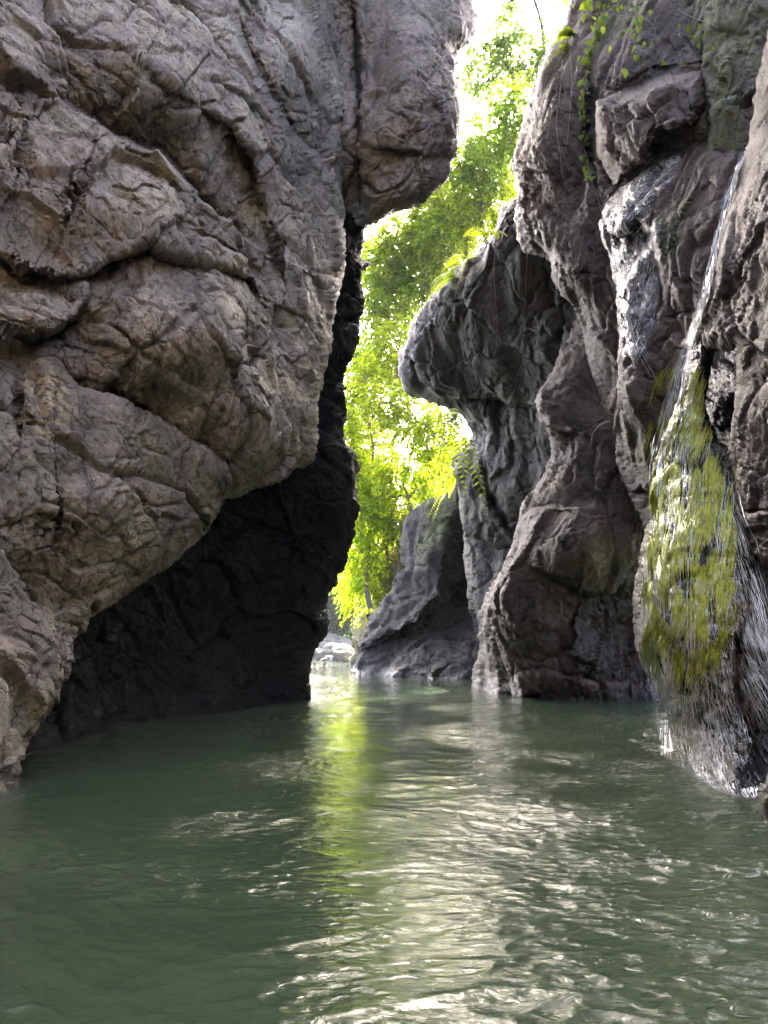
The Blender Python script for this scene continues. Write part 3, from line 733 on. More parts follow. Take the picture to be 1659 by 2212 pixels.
bw = mesh_obj('unseen_canyon_wall', bp, bq, M['left']); tag(bw, kind='structure')
bed = mesh_obj('river_bed', np.array([[-60, -20, -1.6], [60, -20, -1.6], [60, 160, -1.6], [-60, 160, -1.6]], float), np.array([[0, 1, 2, 3]]), M['cave']); tag(bed, kind='structure')

# ------------------------------------------------------------------ vegetation
bpy.context.view_layer.update()
DG = bpy.context.evaluated_depsgraph_get()
def hit(px, py):
    d = Vector(at(px, py, 1.0) - EYE).normalized()
    r = SC.ray_cast(DG, Vector(EYE), d)
    return (np.array(r[1]), np.array(r[2])) if r[0] else (None, None)

def leaf_material(name, c1, c2, trans=0.5, tcol=1.6):
    t = NT(name)
    r = t.n('ShaderNodeNewGeometry')
    f = t.ramp(r.outputs['Random Per Island'], [(0.0, tuple(0.45 * q for q in c1)), (0.4, c1), (1.0, c2)])
    pat = t.ramp(t.noise(t.coord(), 0.35, 3, 0.6), [(0.35, (0.75, 0.85, 0.9)), (0.65, (1.12, 1.05, 0.9))])
    f = t.mix(1.0, f, pat, 'MULTIPLY')
    d = t.n('ShaderNodeBsdfPrincipled'); t.l(f, d.inputs['Base Color']); d.inputs['Roughness'].default_value = 0.42
    tr = t.n('ShaderNodeBsdfTranslucent'); t.l(t.mix(1.0, f, (tcol * 1.25, tcol * 1.18, tcol * 0.50), 'MULTIPLY'), tr.inputs['Color'])
    m = t.n('ShaderNodeMixShader'); m.inputs[0].default_value = trans
    t.l(d.outputs[0], m.inputs[1]); t.l(tr.outputs[0], m.inputs[2])
    return t.done(m.outputs[0])
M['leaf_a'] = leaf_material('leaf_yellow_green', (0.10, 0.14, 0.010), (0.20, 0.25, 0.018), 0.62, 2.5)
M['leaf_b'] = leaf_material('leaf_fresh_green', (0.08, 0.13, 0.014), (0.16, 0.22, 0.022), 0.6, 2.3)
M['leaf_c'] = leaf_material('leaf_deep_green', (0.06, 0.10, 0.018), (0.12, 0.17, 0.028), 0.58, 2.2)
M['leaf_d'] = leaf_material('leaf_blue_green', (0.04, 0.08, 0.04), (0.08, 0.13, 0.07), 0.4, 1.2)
M['leaf_e'] = leaf_material('leaf_sunlit_yellow', (0.14, 0.19, 0.010), (0.29, 0.35, 0.020), 0.68, 2.4)  # brighter leaf copy, strong sunlight low in the gap put into the colour
M['leaf_dry'] = leaf_material('leaf_tan_green', (0.14, 0.11, 0.04), (0.26, 0.20, 0.08), 0.4, 1.5)
def plain(name, col, rough=0.8, **kw):
    t = NT(name); v = t.coord()
    c = t.mix(0.7, col, t.ramp(t.noise(v, 14, 6, 0.7), [(0.3, 0.45), (0.7, 1.4)]), 'MULTIPLY')
    return t.done(t.bsdf(c, rough, t.bump(t.noise(v, 30, 5, 0.7), 0.5, 0.02), **kw))
M['bark'] = plain('bark', (0.16, 0.12, 0.085))
M['root'] = plain('dry_root', (0.20, 0.165, 0.13))

def unit(v): return v / (np.linalg.norm(v, axis=-1, keepdims=True) + 1e-9)

def leaves_geo(base, d, n, L, Wd):
    """folded leaves, 4 triangles each: base points, directions, face normals, lengths, widths"""
    s = unit(np.cross(d, n)); n = unit(np.cross(s, d))
    L = L[:, None]; Wd = Wd[:, None]
    mid = base + d * L * 0.45 - n * L * 0.02
    tip = base + d * L - n * L * 0.16
    a = base + d * L * 0.40 + s * Wd * 0.5 + n * Wd * 0.12
    b = base + d * L * 0.40 - s * Wd * 0.5 + n * Wd * 0.12
    V = np.stack([base, a, tip, b, mid], 1).reshape(-1, 3)
    o = np.arange(len(base))[:, None] * 5
    T = np.concatenate([o + [0, 4, 1], o + [1, 4, 2], o + [0, 3, 4], o + [3, 2, 4]], 0)
    return V, T

def tube_geo(pts, r0, r1, sides=6):
    pts = np.asarray(pts, float); n = len(pts)
    tg = unit(np.gradient(pts, axis=0))
    up = np.array([0.31, 0.17, 0.93]); s = unit(np.cross(tg, up)); u = unit(np.cross(s, tg))
    r = np.linspace(r0, r1, n)[:, None, None] if np.isscalar(r0) else np.asarray(r0)[:, None, None]
    a = np.arange(sides) * 2 * math.pi / sides
    ring = np.cos(a)[None, :, None] * s[:, None] + np.sin(a)[None, :, None] * u[:, None]
    V = (pts[:, None] + ring * r).reshape(-1, 3)
    I = np.arange(n * sides).reshape(n, sides)
    J = np.roll(I, -1, 1)
    Q = np.stack([I[:-1].ravel(), J[:-1].ravel(), J[1:].ravel(), I[1:].ravel()], 1)
    return V, Q

class Geo:
    def __init__(s): s.V = []; s.F = []; s.n = 0
    def add(s, V, F_):
        s.V.append(V); s.F.append(F_ + s.n); s.n += len(V)
    def build(s, name, mat, parent=None, smooth=True, attrs=None):
        by = {}
        for f in s.F: by.setdefault(f.shape[1], []).append(f)
        return mesh_obj(name, np.vstack(s.V), [np.vstack(v) for v in by.values()], mat, parent, smooth, attrs)

def bend(a, b, n=9, wob=0.08, sag=0.0):
    a = np.asarray(a, float); b = np.asarray(b, float)
    t = np.linspace(0, 1, n)[:, None]
    p = a + (b - a) * t
    L = np.linalg.norm(b - a)
    ph = rng.normal(size=3) * 3
    w = np.stack([np.sin(t[:, 0] * 5 + ph[0]), np.sin(t[:, 0] * 4 + ph[1]), np.sin(t[:, 0] * 6 + ph[2])], 1) * (t * (1 - t) * 4)
    p = p + w * L * wob
    p[:, 2] -= sag * L * (t[:, 0] * (1 - t[:, 0]) * 4)
    return p

def tree(label, base, blobs, mat, leaf=0.34, twigs=260, r0=0.16, droop=0.35, group='trees on the far slope', wood=None):
    """base and blob centres are world points; blobs = (centre, (rx, ry, rz))"""
    base = np.asarray(base, float)
    T = thing('tree', label, 'tree', base, group)
    tr = Geo(); lv = Geo()
    top = np.mean([b[0] for b in blobs], 0)
    fork = base + (top - base) * 0.6
    tr.add(*tube_geo(bend(base - [0, 0, 0.8], fork, 10, 0.05), r0, r0 * 0.6, 8))
    for c, rad in blobs:
        c = np.asarray(c); rad = np.asarray(rad)
        limb = bend(fork, c, 9, 0.07)
        tr.add(*tube_geo(limb, r0 * 0.5, r0 * 0.16, 6))
        nt = int(1.2 * twigs * (rad.prod() ** (1 / 3.0)) ** 2 / 4)
        for k in range(nt):
            v = rng.normal(size=3); v /= np.linalg.norm(v)
            p1 = c + v * rad * (0.35 + 0.70 * rng.random() ** 0.6)
            out = unit(v * rad)
            d = unit(out + rng.normal(size=3) * 0.55 + [0, 0, -droop])
            tl = leaf * (2.0 + 2.2 * rng.random())
            m = rng.integers(7, 13)
            s = np.linspace(0.08, 1, m)
            tp = p1 + d * (s * tl)[:, None] + np.array([0, 0, -1]) * (s ** 2 * tl * 0.25)[:, None]
            if k % 5 == 0:
                tr.add(*tube_geo(bend(limb[rng.integers(4, 9)], p1, 5, 0.08), 0.03, 0.012, 3))
                tr.add(*tube_geo(np.stack([p1, (p1 + tp[-1]) / 2, tp[-1]]), 0.012, 0.005, 3))
            side = unit(np.cross(d, [0, 0, 1.0]))
            sg = np.where(np.arange(m) % 2 == 0, 1.0, -1.0)[:, None]
            ld = unit(d * 0.55 + side * sg * 0.9 + rng.normal(size=(m, 3)) * 0.22 + np.array([0, 0, -droop * 0.8]))
            ln = unit(np.array([0, 0, 1.0]) + rng.normal(size=(m, 3)) * 0.45)
            L = leaf * (0.65 + 0.6 * rng.random(m))
            lv.add(*leaves_geo(tp, ld, ln, L, L * (0.36 + 0.12 * rng.random(m))))
    a = tr.build('trunk', M['bark'], None); b = lv.build('crown', mat, None, False)
    for o in (a, b):
        o.data.transform(__import__('mathutils').Matrix.Translation(-Vector(base))); o.parent = T
    return T

def px2m(px, Y): return px * Y / F

TREES = [  # label, base point (px,py,Y), blobs [(px,py,Y,rx,ry)], material, leaf, density
 ('slender pale tree highest against the white sky at the top of the gap', (1130, 330, 62), [(1130, 120, 62, 70, 42), (1095, 60, 62, 22, 50), (1180, 150, 60, 40, 36), (1040, 150, 63, 46, 45)], 'leaf_c', 0.50, 150),
 ('broad-leaved tree leaning over the top of the right cliff edge', (1190, 420, 52), [(1110, 230, 52, 34, 55), (1090, 290, 52, 46, 50)], 'leaf_b', 0.42, 240),
 ('tree with small leaves beneath the bright hole in the canopy', (1060, 540, 56), [(1010, 290, 57, 40, 40), (1000, 350, 56, 50, 40), (1050, 360, 55, 50, 50)], 'leaf_b', 0.34, 260),
 ('bright green tree behind the overhang tip of the left cliff', (1040, 640, 58), [(980, 420, 58, 60, 45), (1050, 440, 56, 60, 50), (930, 470, 59, 50, 36)], 'leaf_a', 0.36, 290),
 ('dense yellow-green tree spreading over the middle of the gap', (980, 760, 60), [(880, 510, 60, 62, 46), (960, 520, 58, 60, 50), (840, 560, 61, 46, 50)], 'leaf_a', 0.42, 290),
 ('tree with sky-pierced crown left of the rock wedge', (930, 860, 62), [(850, 640, 62, 50, 46), (920, 600, 60, 50, 40), (820, 700, 63, 30, 36)], 'leaf_b', 0.38, 230),
 ('light green tree beside the nose of the overhanging wedge', (910, 930, 58), [(850, 730, 58, 40, 40), (810, 790, 60, 44, 30), (860, 810, 57, 36, 40)], 'leaf_a', 0.36, 240),
 ('leafy tree hanging below the overhanging wedge', (1000, 1000, 50), [(890, 890, 51, 46, 42), (940, 930, 49, 44, 44), (840, 870, 53, 44, 40)], 'leaf_a', 0.36, 300),
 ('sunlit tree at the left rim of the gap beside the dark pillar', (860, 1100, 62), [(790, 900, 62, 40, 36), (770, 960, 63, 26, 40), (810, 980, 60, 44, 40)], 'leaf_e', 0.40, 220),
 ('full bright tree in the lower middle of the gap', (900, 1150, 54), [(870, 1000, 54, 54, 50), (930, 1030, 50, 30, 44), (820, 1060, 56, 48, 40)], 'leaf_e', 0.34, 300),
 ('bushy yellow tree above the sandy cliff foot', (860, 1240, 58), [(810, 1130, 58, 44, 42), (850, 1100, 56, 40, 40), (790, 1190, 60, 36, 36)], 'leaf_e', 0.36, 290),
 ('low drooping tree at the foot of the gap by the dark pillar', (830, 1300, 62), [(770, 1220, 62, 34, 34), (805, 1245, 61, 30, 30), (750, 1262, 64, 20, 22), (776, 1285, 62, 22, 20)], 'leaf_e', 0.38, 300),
 ('small bright tree behind the left rim of the gap, against the white sky', (800, 1000, 66), [(790, 640, 66, 34, 44), (775, 780, 66, 30, 44), (765, 860, 66, 26, 36), (800, 560, 66, 40, 36)], 'leaf_b', 0.40, 230),
 ('dry tan-leaved bush growing over the sandy cliff foot', (860, 1290, 57), [(862, 1165, 57, 30, 34), (845, 1225, 59, 30, 28), (880, 1120, 55, 26, 26)], 'leaf_dry', 0.30, 220),
 ('canopy tree added mostly out of view above the gap to cut white sky reflections', (1240, 300, 60), [(1010, -150, 60, 150, 70), (1180, -170, 58, 120, 70), (900, -330, 62, 170, 90), (1120, -380, 60, 170, 90), (1255, -60, 58, 50, 40)], 'leaf_c', 0.6, 90),  # unseen crowns added overhead to hide bright sky from the water
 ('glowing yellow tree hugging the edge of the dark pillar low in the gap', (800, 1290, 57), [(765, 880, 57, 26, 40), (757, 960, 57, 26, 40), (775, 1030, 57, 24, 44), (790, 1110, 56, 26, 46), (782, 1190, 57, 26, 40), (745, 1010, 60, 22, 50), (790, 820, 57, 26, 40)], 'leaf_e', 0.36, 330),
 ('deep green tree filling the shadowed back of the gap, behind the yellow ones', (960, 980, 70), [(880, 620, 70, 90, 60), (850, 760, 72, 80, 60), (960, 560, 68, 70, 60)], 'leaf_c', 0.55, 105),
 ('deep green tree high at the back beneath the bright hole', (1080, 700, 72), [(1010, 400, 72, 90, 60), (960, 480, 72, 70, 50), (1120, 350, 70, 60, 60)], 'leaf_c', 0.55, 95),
]
for lab, (bx, by, bY), blobs, mt, lf, dn in TREES:
    tree(lab, at(bx, by, bY), [(at(a, b, Y), (px2m(rx, Y), px2m((rx + ry) / 2, Y) * 0.9, px2m(ry, Y))) for a, b, Y, rx, ry in blobs], M[mt], lf * 1.15, dn, r0=0.22)
tree('blue-green tree in haze on the far bank above the pale boulders', at(640, 1330, 104), [(at(710, 1300, 100), (3.2, 2.5, 2.2)), (at(750, 1325, 100), (2.6, 2.2, 1.6)), (at(680, 1270, 104), (3.5, 2.5, 2.5)), (at(740, 1255, 104), (3, 2.5, 2.5))], M['leaf_d'], 0.7, 120, r0=0.25, group='trees by the far bank')

# ------------------------------------------------------------------ water running over the rock, moss
def in_poly(p, poly): return bool(inside(np.array([p[0]], np.float32), np.array([p[1]], np.float32), poly)[0])
def run_down(px, py, length, slope, n=6, lift=0.02, max_gap=0.38):
    """points that follow the rock surface downwards from a start point"""
    pts = []; last = None
    for k in range(n):
        p, nrm = hit(px, py)
        if p is None or p[2] < -0.03: break
        if last is not None and np.linalg.norm(p - last) > max_gap: break
        to = unit(EYE - p)
        if nrm @ to < 0: nrm = -nrm
        pts.append(p + unit(nrm + 0.6 * to) * lift); last = p
        dy = length / (n - 1)
        px += slope(px, py) * dy + rng.normal() * 0.8; py += dy
    return pts

def strands(geo, poly, count, lo, hi, slope, r, lift, n=6, gate=None):
    poly = np.asarray(poly, np.float32); a = poly.min(0); b = poly.max(0); k = 0; tries = 0
    while k < count and tries < count * 8:
        tries += 1
        px, py = a + rng.random(2) * (b - a)
        if not in_poly((px + 26 * n2(px, py, 25, 5) + rng.normal() * 9, py + rng.normal() * 16), poly): continue
        if gate and rng.random() > gate(px, py): continue
        pts = run_down(px, py, lo + (hi - lo) * rng.random(), slope, n, lift)
        k += 1
        if len(pts) < 3: continue
        rr = r * (0.6 + 0.8 * rng.random())
        prof = rr * np.sin(np.linspace(0.35, math.pi - 0.25, len(pts)))
        geo.add(*tube_geo(np.array(pts), prof, None, 3))

def moss_material():
    t = NT('bright_moss'); r = t.n('ShaderNodeNewGeometry')
    f = t.ramp(r.outputs['Random Per Island'], [(0.0, (0.14, 0.18, 0.02)), (0.45, (0.58, 0.66, 0.05)), (1.0, (0.74, 0.80, 0.14))])
    d = t.n('ShaderNodeBsdfPrincipled'); t.l(f, d.inputs['Base Color']); d.inputs['Roughness'].default_value = 0.3
    tr = t.n('ShaderNodeBsdfTranslucent'); t.l(f, tr.inputs['Color'])
    m = t.n('ShaderNodeMixShader'); m.inputs[0].default_value = 0.3
    t.l(d.outputs[0], m.inputs[1]); t.l(tr.outputs[0], m.inputs[2]); return t.done(m.outputs[0])
M['moss'] = moss_material()
def falling_water():
    t = NT('falling_water')
    return t.done(t.bsdf((0.93, 0.95, 0.96), 0.08, None, IOR=1.33, **{'Transmission Weight': 0.12}))
M['fallwater'] = falling_water()

def n2(px, py, s, k): return float(noise(np.array([[px / s, py / s * 0.45, k]], np.float32))[0])
moss_poly = [(1442, 800), (1500, 785), (1528, 950), (1582, 1040), (1592, 1180), (1588, 1330), (1540, 1400), (1470, 1420), (1398, 1430), (1392, 1340), (1404, 1220), (1418, 1100), (1418, 1000)]
mg = Geo()
strands(mg, moss_poly, 5400, 16, 70, lambda x, y: -0.10 + 0.25 * n2(x, y, 60, 3) if y > 1000 else -0.28, 0.008, 0.022, 5,
        lambda x, y: min(1, max(0.015, 0.16 + 2.9 * n2(x, y, 30, 8) + 1.9 * n2(x, y, 11, 2))))
moss = mg.build('moss', M['moss'], None)
tag(moss, 'bright yellow-green moss hanging in wet strands on the waterfall rock', 'moss', kind='stuff')

def film_material():
    t = NT('thin_falling_water')
    cv = t.n('ShaderNodeCombineXYZ'); t.l(t.attr('across'), cv.inputs[0]); t.l(t.attr('down'), cv.inputs[1])
    v = cv.outputs[0]
    w = t.noise(v, 1.6, 4, 0.6)
    mp = t.n('ShaderNodeMapping'); t.l(v, mp.inputs[0]); mp.inputs[3].default_value = (34, 2.6, 1)
    ad = t.n('ShaderNodeCombineXYZ'); t.l(t.math('MULTIPLY', w, 9.0), ad.inputs[0])
    va = t.n('ShaderNodeVectorMath', operation='ADD'); t.l(mp.outputs[0], va.inputs[0]); t.l(ad.outputs[0], va.inputs[1])
    n1 = t.noise(va.outputs[0], 1.0, 5, 0.65, 0.4)
    thin = t.math('ABSOLUTE', t.math('SUBTRACT', n1, 0.5))
    th = t.ramp(thin, [(0.0, 0.85), (0.065, 0.0)])                       # fine joined threads
    mp2 = t.n('ShaderNodeMapping'); t.l(v, mp2.inputs[0]); mp2.inputs[3].default_value = (42, 6, 1)
    n2_ = t.noise(mp2.outputs[0], 1.0, 5, 0.7, 0.6)
    fl = t.ramp(n2_, [(0.56, 0.0), (0.64, 0.9)])                        # broken froth
    big = t.ramp(t.noise(v, 3.2, 4, 0.6), [(0.36, 0.0), (0.60, 1.0)])
    a = t.math('MULTIPLY', t.math('MAXIMUM', t.math('MAXIMUM', th, fl), 0.05), t.math('MULTIPLY', big, t.attr('amount')), True)
    pr = t.n('ShaderNodeBsdfPrincipled'); pr.inputs['Base Color'].default_value = (0.93, 0.95, 0.97, 1); pr.inputs['Roughness'].default_value = 0.12
    t.l(t.bump(n1, 0.8, 0.03), pr.inputs['Normal'])
    t.l(t.math('MINIMUM', a, 0.96), pr.inputs['Alpha'])
    return t.done(pr.outputs[0])
M['film'] = film_material()
def film(name, parent, poly, across, amount, lift=0.02, step=2.6, gap=0.30):
    poly = np.asarray(poly, np.float32); a = poly.min(0); b = poly.max(0)
    gx = np.arange(a[0], b[0] + step, step); gy = np.arange(a[1], b[1] + step, step)
    nx_, ny_ = len(gx), len(gy)
    V = np.zeros((ny_, nx_, 3)); ok = np.zeros((ny_, nx_), bool); A = np.zeros((ny_, nx_)); Dn = np.zeros((ny_, nx_)); Am = np.zeros((ny_, nx_))
    X_, Y_ = np.meshgrid(gx, gy)
    dd, _ = seg_dist(X_.ravel(), Y_.ravel(), poly, True); sd = np.where(inside(X_.ravel(), Y_.ravel(), poly), dd, -dd).reshape(ny_, nx_)
    for j in range(ny_):
        for i in range(nx_):
            if sd[j, i] < 0: continue
            p, nr = hit(gx[i], gy[j])
            if p is None or p[2] < -0.1: continue
            to = unit(EYE - p)
            if nr @ to < 0: nr = -nr
            V[j, i] = p + unit(nr * 0.5 + to * 0.6) * lift; ok[j, i] = True
            A[j, i] = across(gx[i], gy[j]) * p[1] / F; Dn[j, i] = -p[2]
            Am[j, i] = amount(gx[i], gy[j]) * min(1, sd[j, i] / 10)
    q = ok[:-1, :-1] & ok[1:, :-1] & ok[:-1, 1:] & ok[1:, 1:]
    for (s0, s1) in (((slice(0, -1), slice(0, -1)), (slice(1, None), slice(1, None))), ((slice(0, -1), slice(1, None)), (slice(1, None), slice(0, -1)))):
        q &= np.linalg.norm(V[s0] - V[s1], axis=-1) < gap
    I = np.arange(ny_ * nx_).reshape(ny_, nx_)
    Q = np.stack([I[:-1, :-1][q], I[1:, :-1][q], I[1:, 1:][q], I[:-1, 1:][q]], 1)
    u, inv = np.unique(Q.ravel(), return_inverse=True)
    o = mesh_obj(name, V.reshape(-1, 3)[u], inv.reshape(-1, 4), M['film'], None, True, dict(across=A.ravel()[u], down=Dn.ravel()[u], amount=Am.ravel()[u]))
    o.parent = parent; return o
wf = thing('waterfall', 'thin white waterfall trickling down the mossy buttress into the river', 'waterfall', at(1500, 1640, 9.5))
g = Geo()
line = [(1606, 338), (1589, 372), (1564, 450), (1544, 540), (1527, 625), (1502, 708), (1474, 770), (1456, 850), (1438, 925), (1424, 990), (1420, 1080)]
def along(px, py):
    for (x0, y0), (x1, y1) in zip(line[:-1], line[1:]):
        if y0 <= py < y1: return (x1 - x0) / (y1 - y0)
    return 0.0
lx = np.array(line, float)
for k in range(150):
    py = 340 + 640 * rng.random(); px = np.interp(py, lx[:, 1], lx[:, 0]) + rng.normal() * (3.5 + 4.5 * (py > 700)) + 4
    pts = run_down(px, py, 50 + 110 * rng.random(), along, 8, 0.035)
    if len(pts) >= 3: g.add(*tube_geo(np.array(pts), 0.009 * (0.5 + rng.random()) * np.sin(np.linspace(0.4, 2.8, len(pts))), None, 4))
g.build('upper_stream', M['fallwater'], None).parent = wf
g = Geo()
fan = lambda x, y: -0.02 + max(-0.1, (x - 1455) / 190 * 0.55) + 0.12 * n2(x, y, 50, 1)
strands(g, [(1385, 1400), (1470, 1390), (1560, 1330), (1600, 1360), (1640, 1420), (1640, 1480), (1560, 1560), (1450, 1500), (1420, 1470)], 240, 30, 90, fan, 0.0026, 0.020, 11,
        lambda x, y: min(1, max(0.05, 0.6 + 2.0 * n2(x, y, 30, 4))))
strands(g, moss_poly, 230, 30, 120, lambda x, y: -0.05 + 0.3 * n2(x, y, 40, 3), 0.0035, 0.028, 9)
strands(g, [(1570, 980), (1610, 1180), (1640, 1250), (1659, 1400), (1590, 1350), (1580, 1100)], 160, 30, 110, lambda x, y: 0.30 + 0.2 * n2(x, y, 40, 2), 0.003, 0.02, 9)
g.build('lower_spray', M['fallwater'], None).parent = wf
wf2 = thing('waterfall', 'glistening trickle sheeting down the rock chute under the jutting block', 'waterfall', at(1360, 760, 16))
g = Geo()
strands(g, [(1300, 500), (1320, 440), (1400, 365), (1470, 330), (1440, 400), (1370, 470), (1320, 510)], 30, 12, 40, lambda x, y: -1.0 + 0.5 * n2(x, y, 30, 2), 0.004, 0.02, 9)
strands(g, [(1300, 500), (1330, 560), (1350, 640), (1390, 770), (1350, 765), (1338, 640), (1305, 530)], 40, 20, 70, lambda x, y: 0.35 + 0.4 * n2(x, y, 30, 2), 0.004, 0.02, 9)
strands(g, [(1420, 480), (1425, 560), (1410, 700), (1380, 770), (1345, 740), (1370, 600)], 40, 15, 50, lambda x, y: -0.40 + 0.5 * n2(x, y, 40, 2), 0.004, 0.02, 9)
g.build('sheet', M['fallwater'], None).parent = wf2
film('water_film', wf, [(1385, 1395), (1470, 1380), (1545, 1330), (1590, 1200), (1610, 1300), (1675, 1400), (1675, 1740), (1560, 1720), (1430, 1640), (1405, 1520)],
     lambda x, y: (x - 1440) / (1 + max(0, y - 1380) / 520), lambda x, y: 1.0)
film('water_film', wf, [(1450, 780), (1505, 740), (1530, 950), (1592, 1080), (1600, 1250), (1590, 1340), (1480, 1400), (1400, 1400), (1392, 1300), (1420, 1100), (1424, 980)], lambda x, y: (x - 1500) / (1 + max(0, y - 700) / 500), lambda x, y: 0.26, 0.035)
film('water_film', wf, [(1600, 330), (1580, 365), (1552, 450), (1534, 540), (1516, 630), (1492, 708), (1460, 780), (1442, 860), (1424, 960), (1450, 960), (1474, 860), (1492, 790), (1516, 715), (1540, 630), (1556, 540), (1576, 450), (1602, 370), (1612, 335)],
     lambda x, y: x - float(np.interp(y, lx[:, 1], lx[:, 0])), lambda x, y: 1.6, 0.035)
film('water_film', wf2, [(1300, 480), (1315, 440), (1355, 392), (1400, 358), (1480, 320), (1470, 380), (1400, 450), (1345, 500), (1330, 540), (1305, 530)], lambda x, y: (x + y) * 0.75, lambda x, y: 0.8)
film('water_film', wf2, [(1304, 520), (1335, 530), (1400, 480), (1430, 480), (1430, 600), (1415, 720), (1395, 775), (1350, 770), (1338, 650), (1322, 570)], lambda x, y: (x - 1370) + (y - 600) * 0.12, lambda x, y: 0.8)
for o in list(wf.children) + list(wf2.children):
    o['kind'] = 'stuff'
    o.data.transform(__import__('mathutils').Matrix.Translation(-o.parent.location))

# ------------------------------------------------------------------ creepers, roots, ferns
def leaf_mesh(name, L, wr, mat):
    V = []; n = 7
    for i in range(n):
        s_ = i / (n - 1); w = wr * L * 0.5 * math.sin(math.pi * min(1, s_ * 0.93 + 0.07)) ** 0.8 * (1.15 - 0.5 * s_)
        z = -0.25 * L * s_ * s_
        V += [(-w, s_ * L, z + 0.25 * w), (0, s_ * L, z), (w, s_ * L, z + 0.25 * w)]
    Q = []
    for i in range(n - 1):
        for j in (0, 1): Q.append((i * 3 + j, i * 3 + j + 1, i * 3 + j + 4, i * 3 + j + 3))
    o = mesh_obj(name, np.array(V), np.array(Q), mat, None, True)
    me = o.data; bpy.data.objects.remove(o); return me
LM = [leaf_mesh('leaf', 0.20, 0.75, M['leaf_b']), leaf_mesh('leaf', 0.17, 0.6, M['leaf_a']), leaf_mesh('leaf', 0.23, 0.8, M['leaf_b'])]
from mathutils import Matrix
def put_leaf(parent, p, down, out, scale=1.0, meshes=None):
    y = unit(np.asarray(down, float)); z = np.asarray(out, float); z = unit(z - y * (z @ y)); x = np.cross(y, z)
    o = bpy.data.objects.new('leaf', random.choice(meshes or LM)); COL.objects.link(o); o.parent = parent
    m = Matrix(((x[0], y[0], z[0], p[0]), (x[1], y[1], z[1], p[1]), (x[2], y[2], z[2], p[2]), (0, 0, 0, 1)))
    o.matrix_local = Matrix.Translation(-parent.location) @ m @ Matrix.Scale(scale, 4)

def vine(label, path, nleaf, scale=1.0, jit=4.0, lift=0.08, cat='vine', stem_r=0.010, Y=None):
    pts = []
    pa = np.array(path, float); t = np.linspace(0, 1, 26); d = np.concatenate([[0], np.cumsum(np.hypot(*np.diff(pa, axis=0).T))]); d /= d[-1]
    sx = np.interp(t, d, pa[:, 0]); sy = np.interp(t, d, pa[:, 1])
    for x, y in zip(sx, sy):
        if Y: p = at(x, y, Y); to = unit(EYE - p)
        else:
            p, n_ = hit(x, y)
            if p is None: continue
            to = unit(EYE - p)
        pts.append(p + to * lift)
    pts = np.array(pts)
    # drop outliers in depth so that a stem hangs free over hollows
    dep = np.minimum(pts[:, 1], np.median(pts[:, 1]) + 0.6)
    pts = np.stack([pts[:, 0] / pts[:, 1] * dep, dep, EYE[2] + (pts[:, 2] - EYE[2]) / pts[:, 1] * dep], 1)
    for _ in range(3): pts[1:-1] = (pts[:-2] + pts[1:-1] * 2 + pts[2:]) / 4
    T = thing('vine', label, cat, pts[0])
    V, Q = tube_geo(pts, stem_r, stem_r * 0.5, 5)
    o = mesh_obj('stem', V - pts[0], Q, M['root'], T)
    for k in range(nleaf):
        i = rng.random() * (len(pts) - 1.01); a = int(i); p = pts[a] + (pts[a + 1] - pts[a]) * (i - a)
        q = p + rng.normal(size=3) * jit * p[1] / F * np.array([1, 0.4, 1])
        to = unit(EYE - q)
        put_leaf(T, q, np.array([0, 0, -1.0]) + rng.normal(size=3) * 0.5 + to * 0.25, to + np.array([0, 0, 0.8]) + rng.normal(size=3) * 0.45, scale * (0.7 + 0.6 * rng.random()))
    return T

vine('leafy green vine trailing down the cliff crease above the wet chute', [(1300, 60), (1275, 120), (1262, 190), (1258, 260), (1262, 330), (1270, 372)], 70, 0.85, 6)
vine('thick creeper mat along the cliff edge beside the white sky', [(1252, 0), (1300, 5), (1320, 40), (1290, 90), (1272, 150)], 90, 0.9, 20)
vine('creeper with scattered leaves across the top of the reddish cliff', [(1310, 10), (1380, 30), (1420, 60), (1400, 110), (1340, 110)], 50, 0.8, 26)
vine('sparse creeper sprigs at the top right of the reddish cliff', [(1440, 10), (1500, 40), (1560, 60), (1500, 120), (1440, 140)], 26, 0.75, 24)
vine('single tuft of long leaves at the lower end of the trailing vine', [(1268, 360), (1272, 372), (1276, 384)], 9, 1.1, 3)
vine('leafy strand hanging beside the rock under the overhanging wedge', [(985, 905), (975, 960), (965, 1010), (955, 1050)], 46, 1.2, 9, Y=36)
vine('second leafy strand nearer the gap under the overhanging wedge', [(960, 890), (948, 940), (940, 1000), (935, 1060)], 46, 1.3, 9, Y=38)
for lab, path in (('long dry root dangling over the dark face of the overhanging wedge', [(1075, 500), (1066, 580), (1070, 640), (1074, 700), (1072, 750)]),
                  ('dry root hanging left of the trailing vine on the cliff', [(1215, 130), (1210, 200), (1200, 270), (1210, 330), (1215, 385)]),
                  ('fine root hanging below the fern at the cliff top', [(1232, 110), (1236, 180), (1230, 260), (1222, 330)]),
                  ('root rope running down the crease under the trailing vine', [(1266, 330), (1278, 390), (1292, 430), (1302, 470)]),
                  ('thin root over the hollow beneath the cliff lobe', [(1140, 540), (1136, 600), (1134, 660)]),
                  ('root hanging over the small dark pocket at the cliff edge', [(1160, 150), (1150, 210), (1158, 250), (1162, 300)])):
    o = vine(lab, path, 0, cat='root', stem_r=0.016); o.name = 'hanging_root'

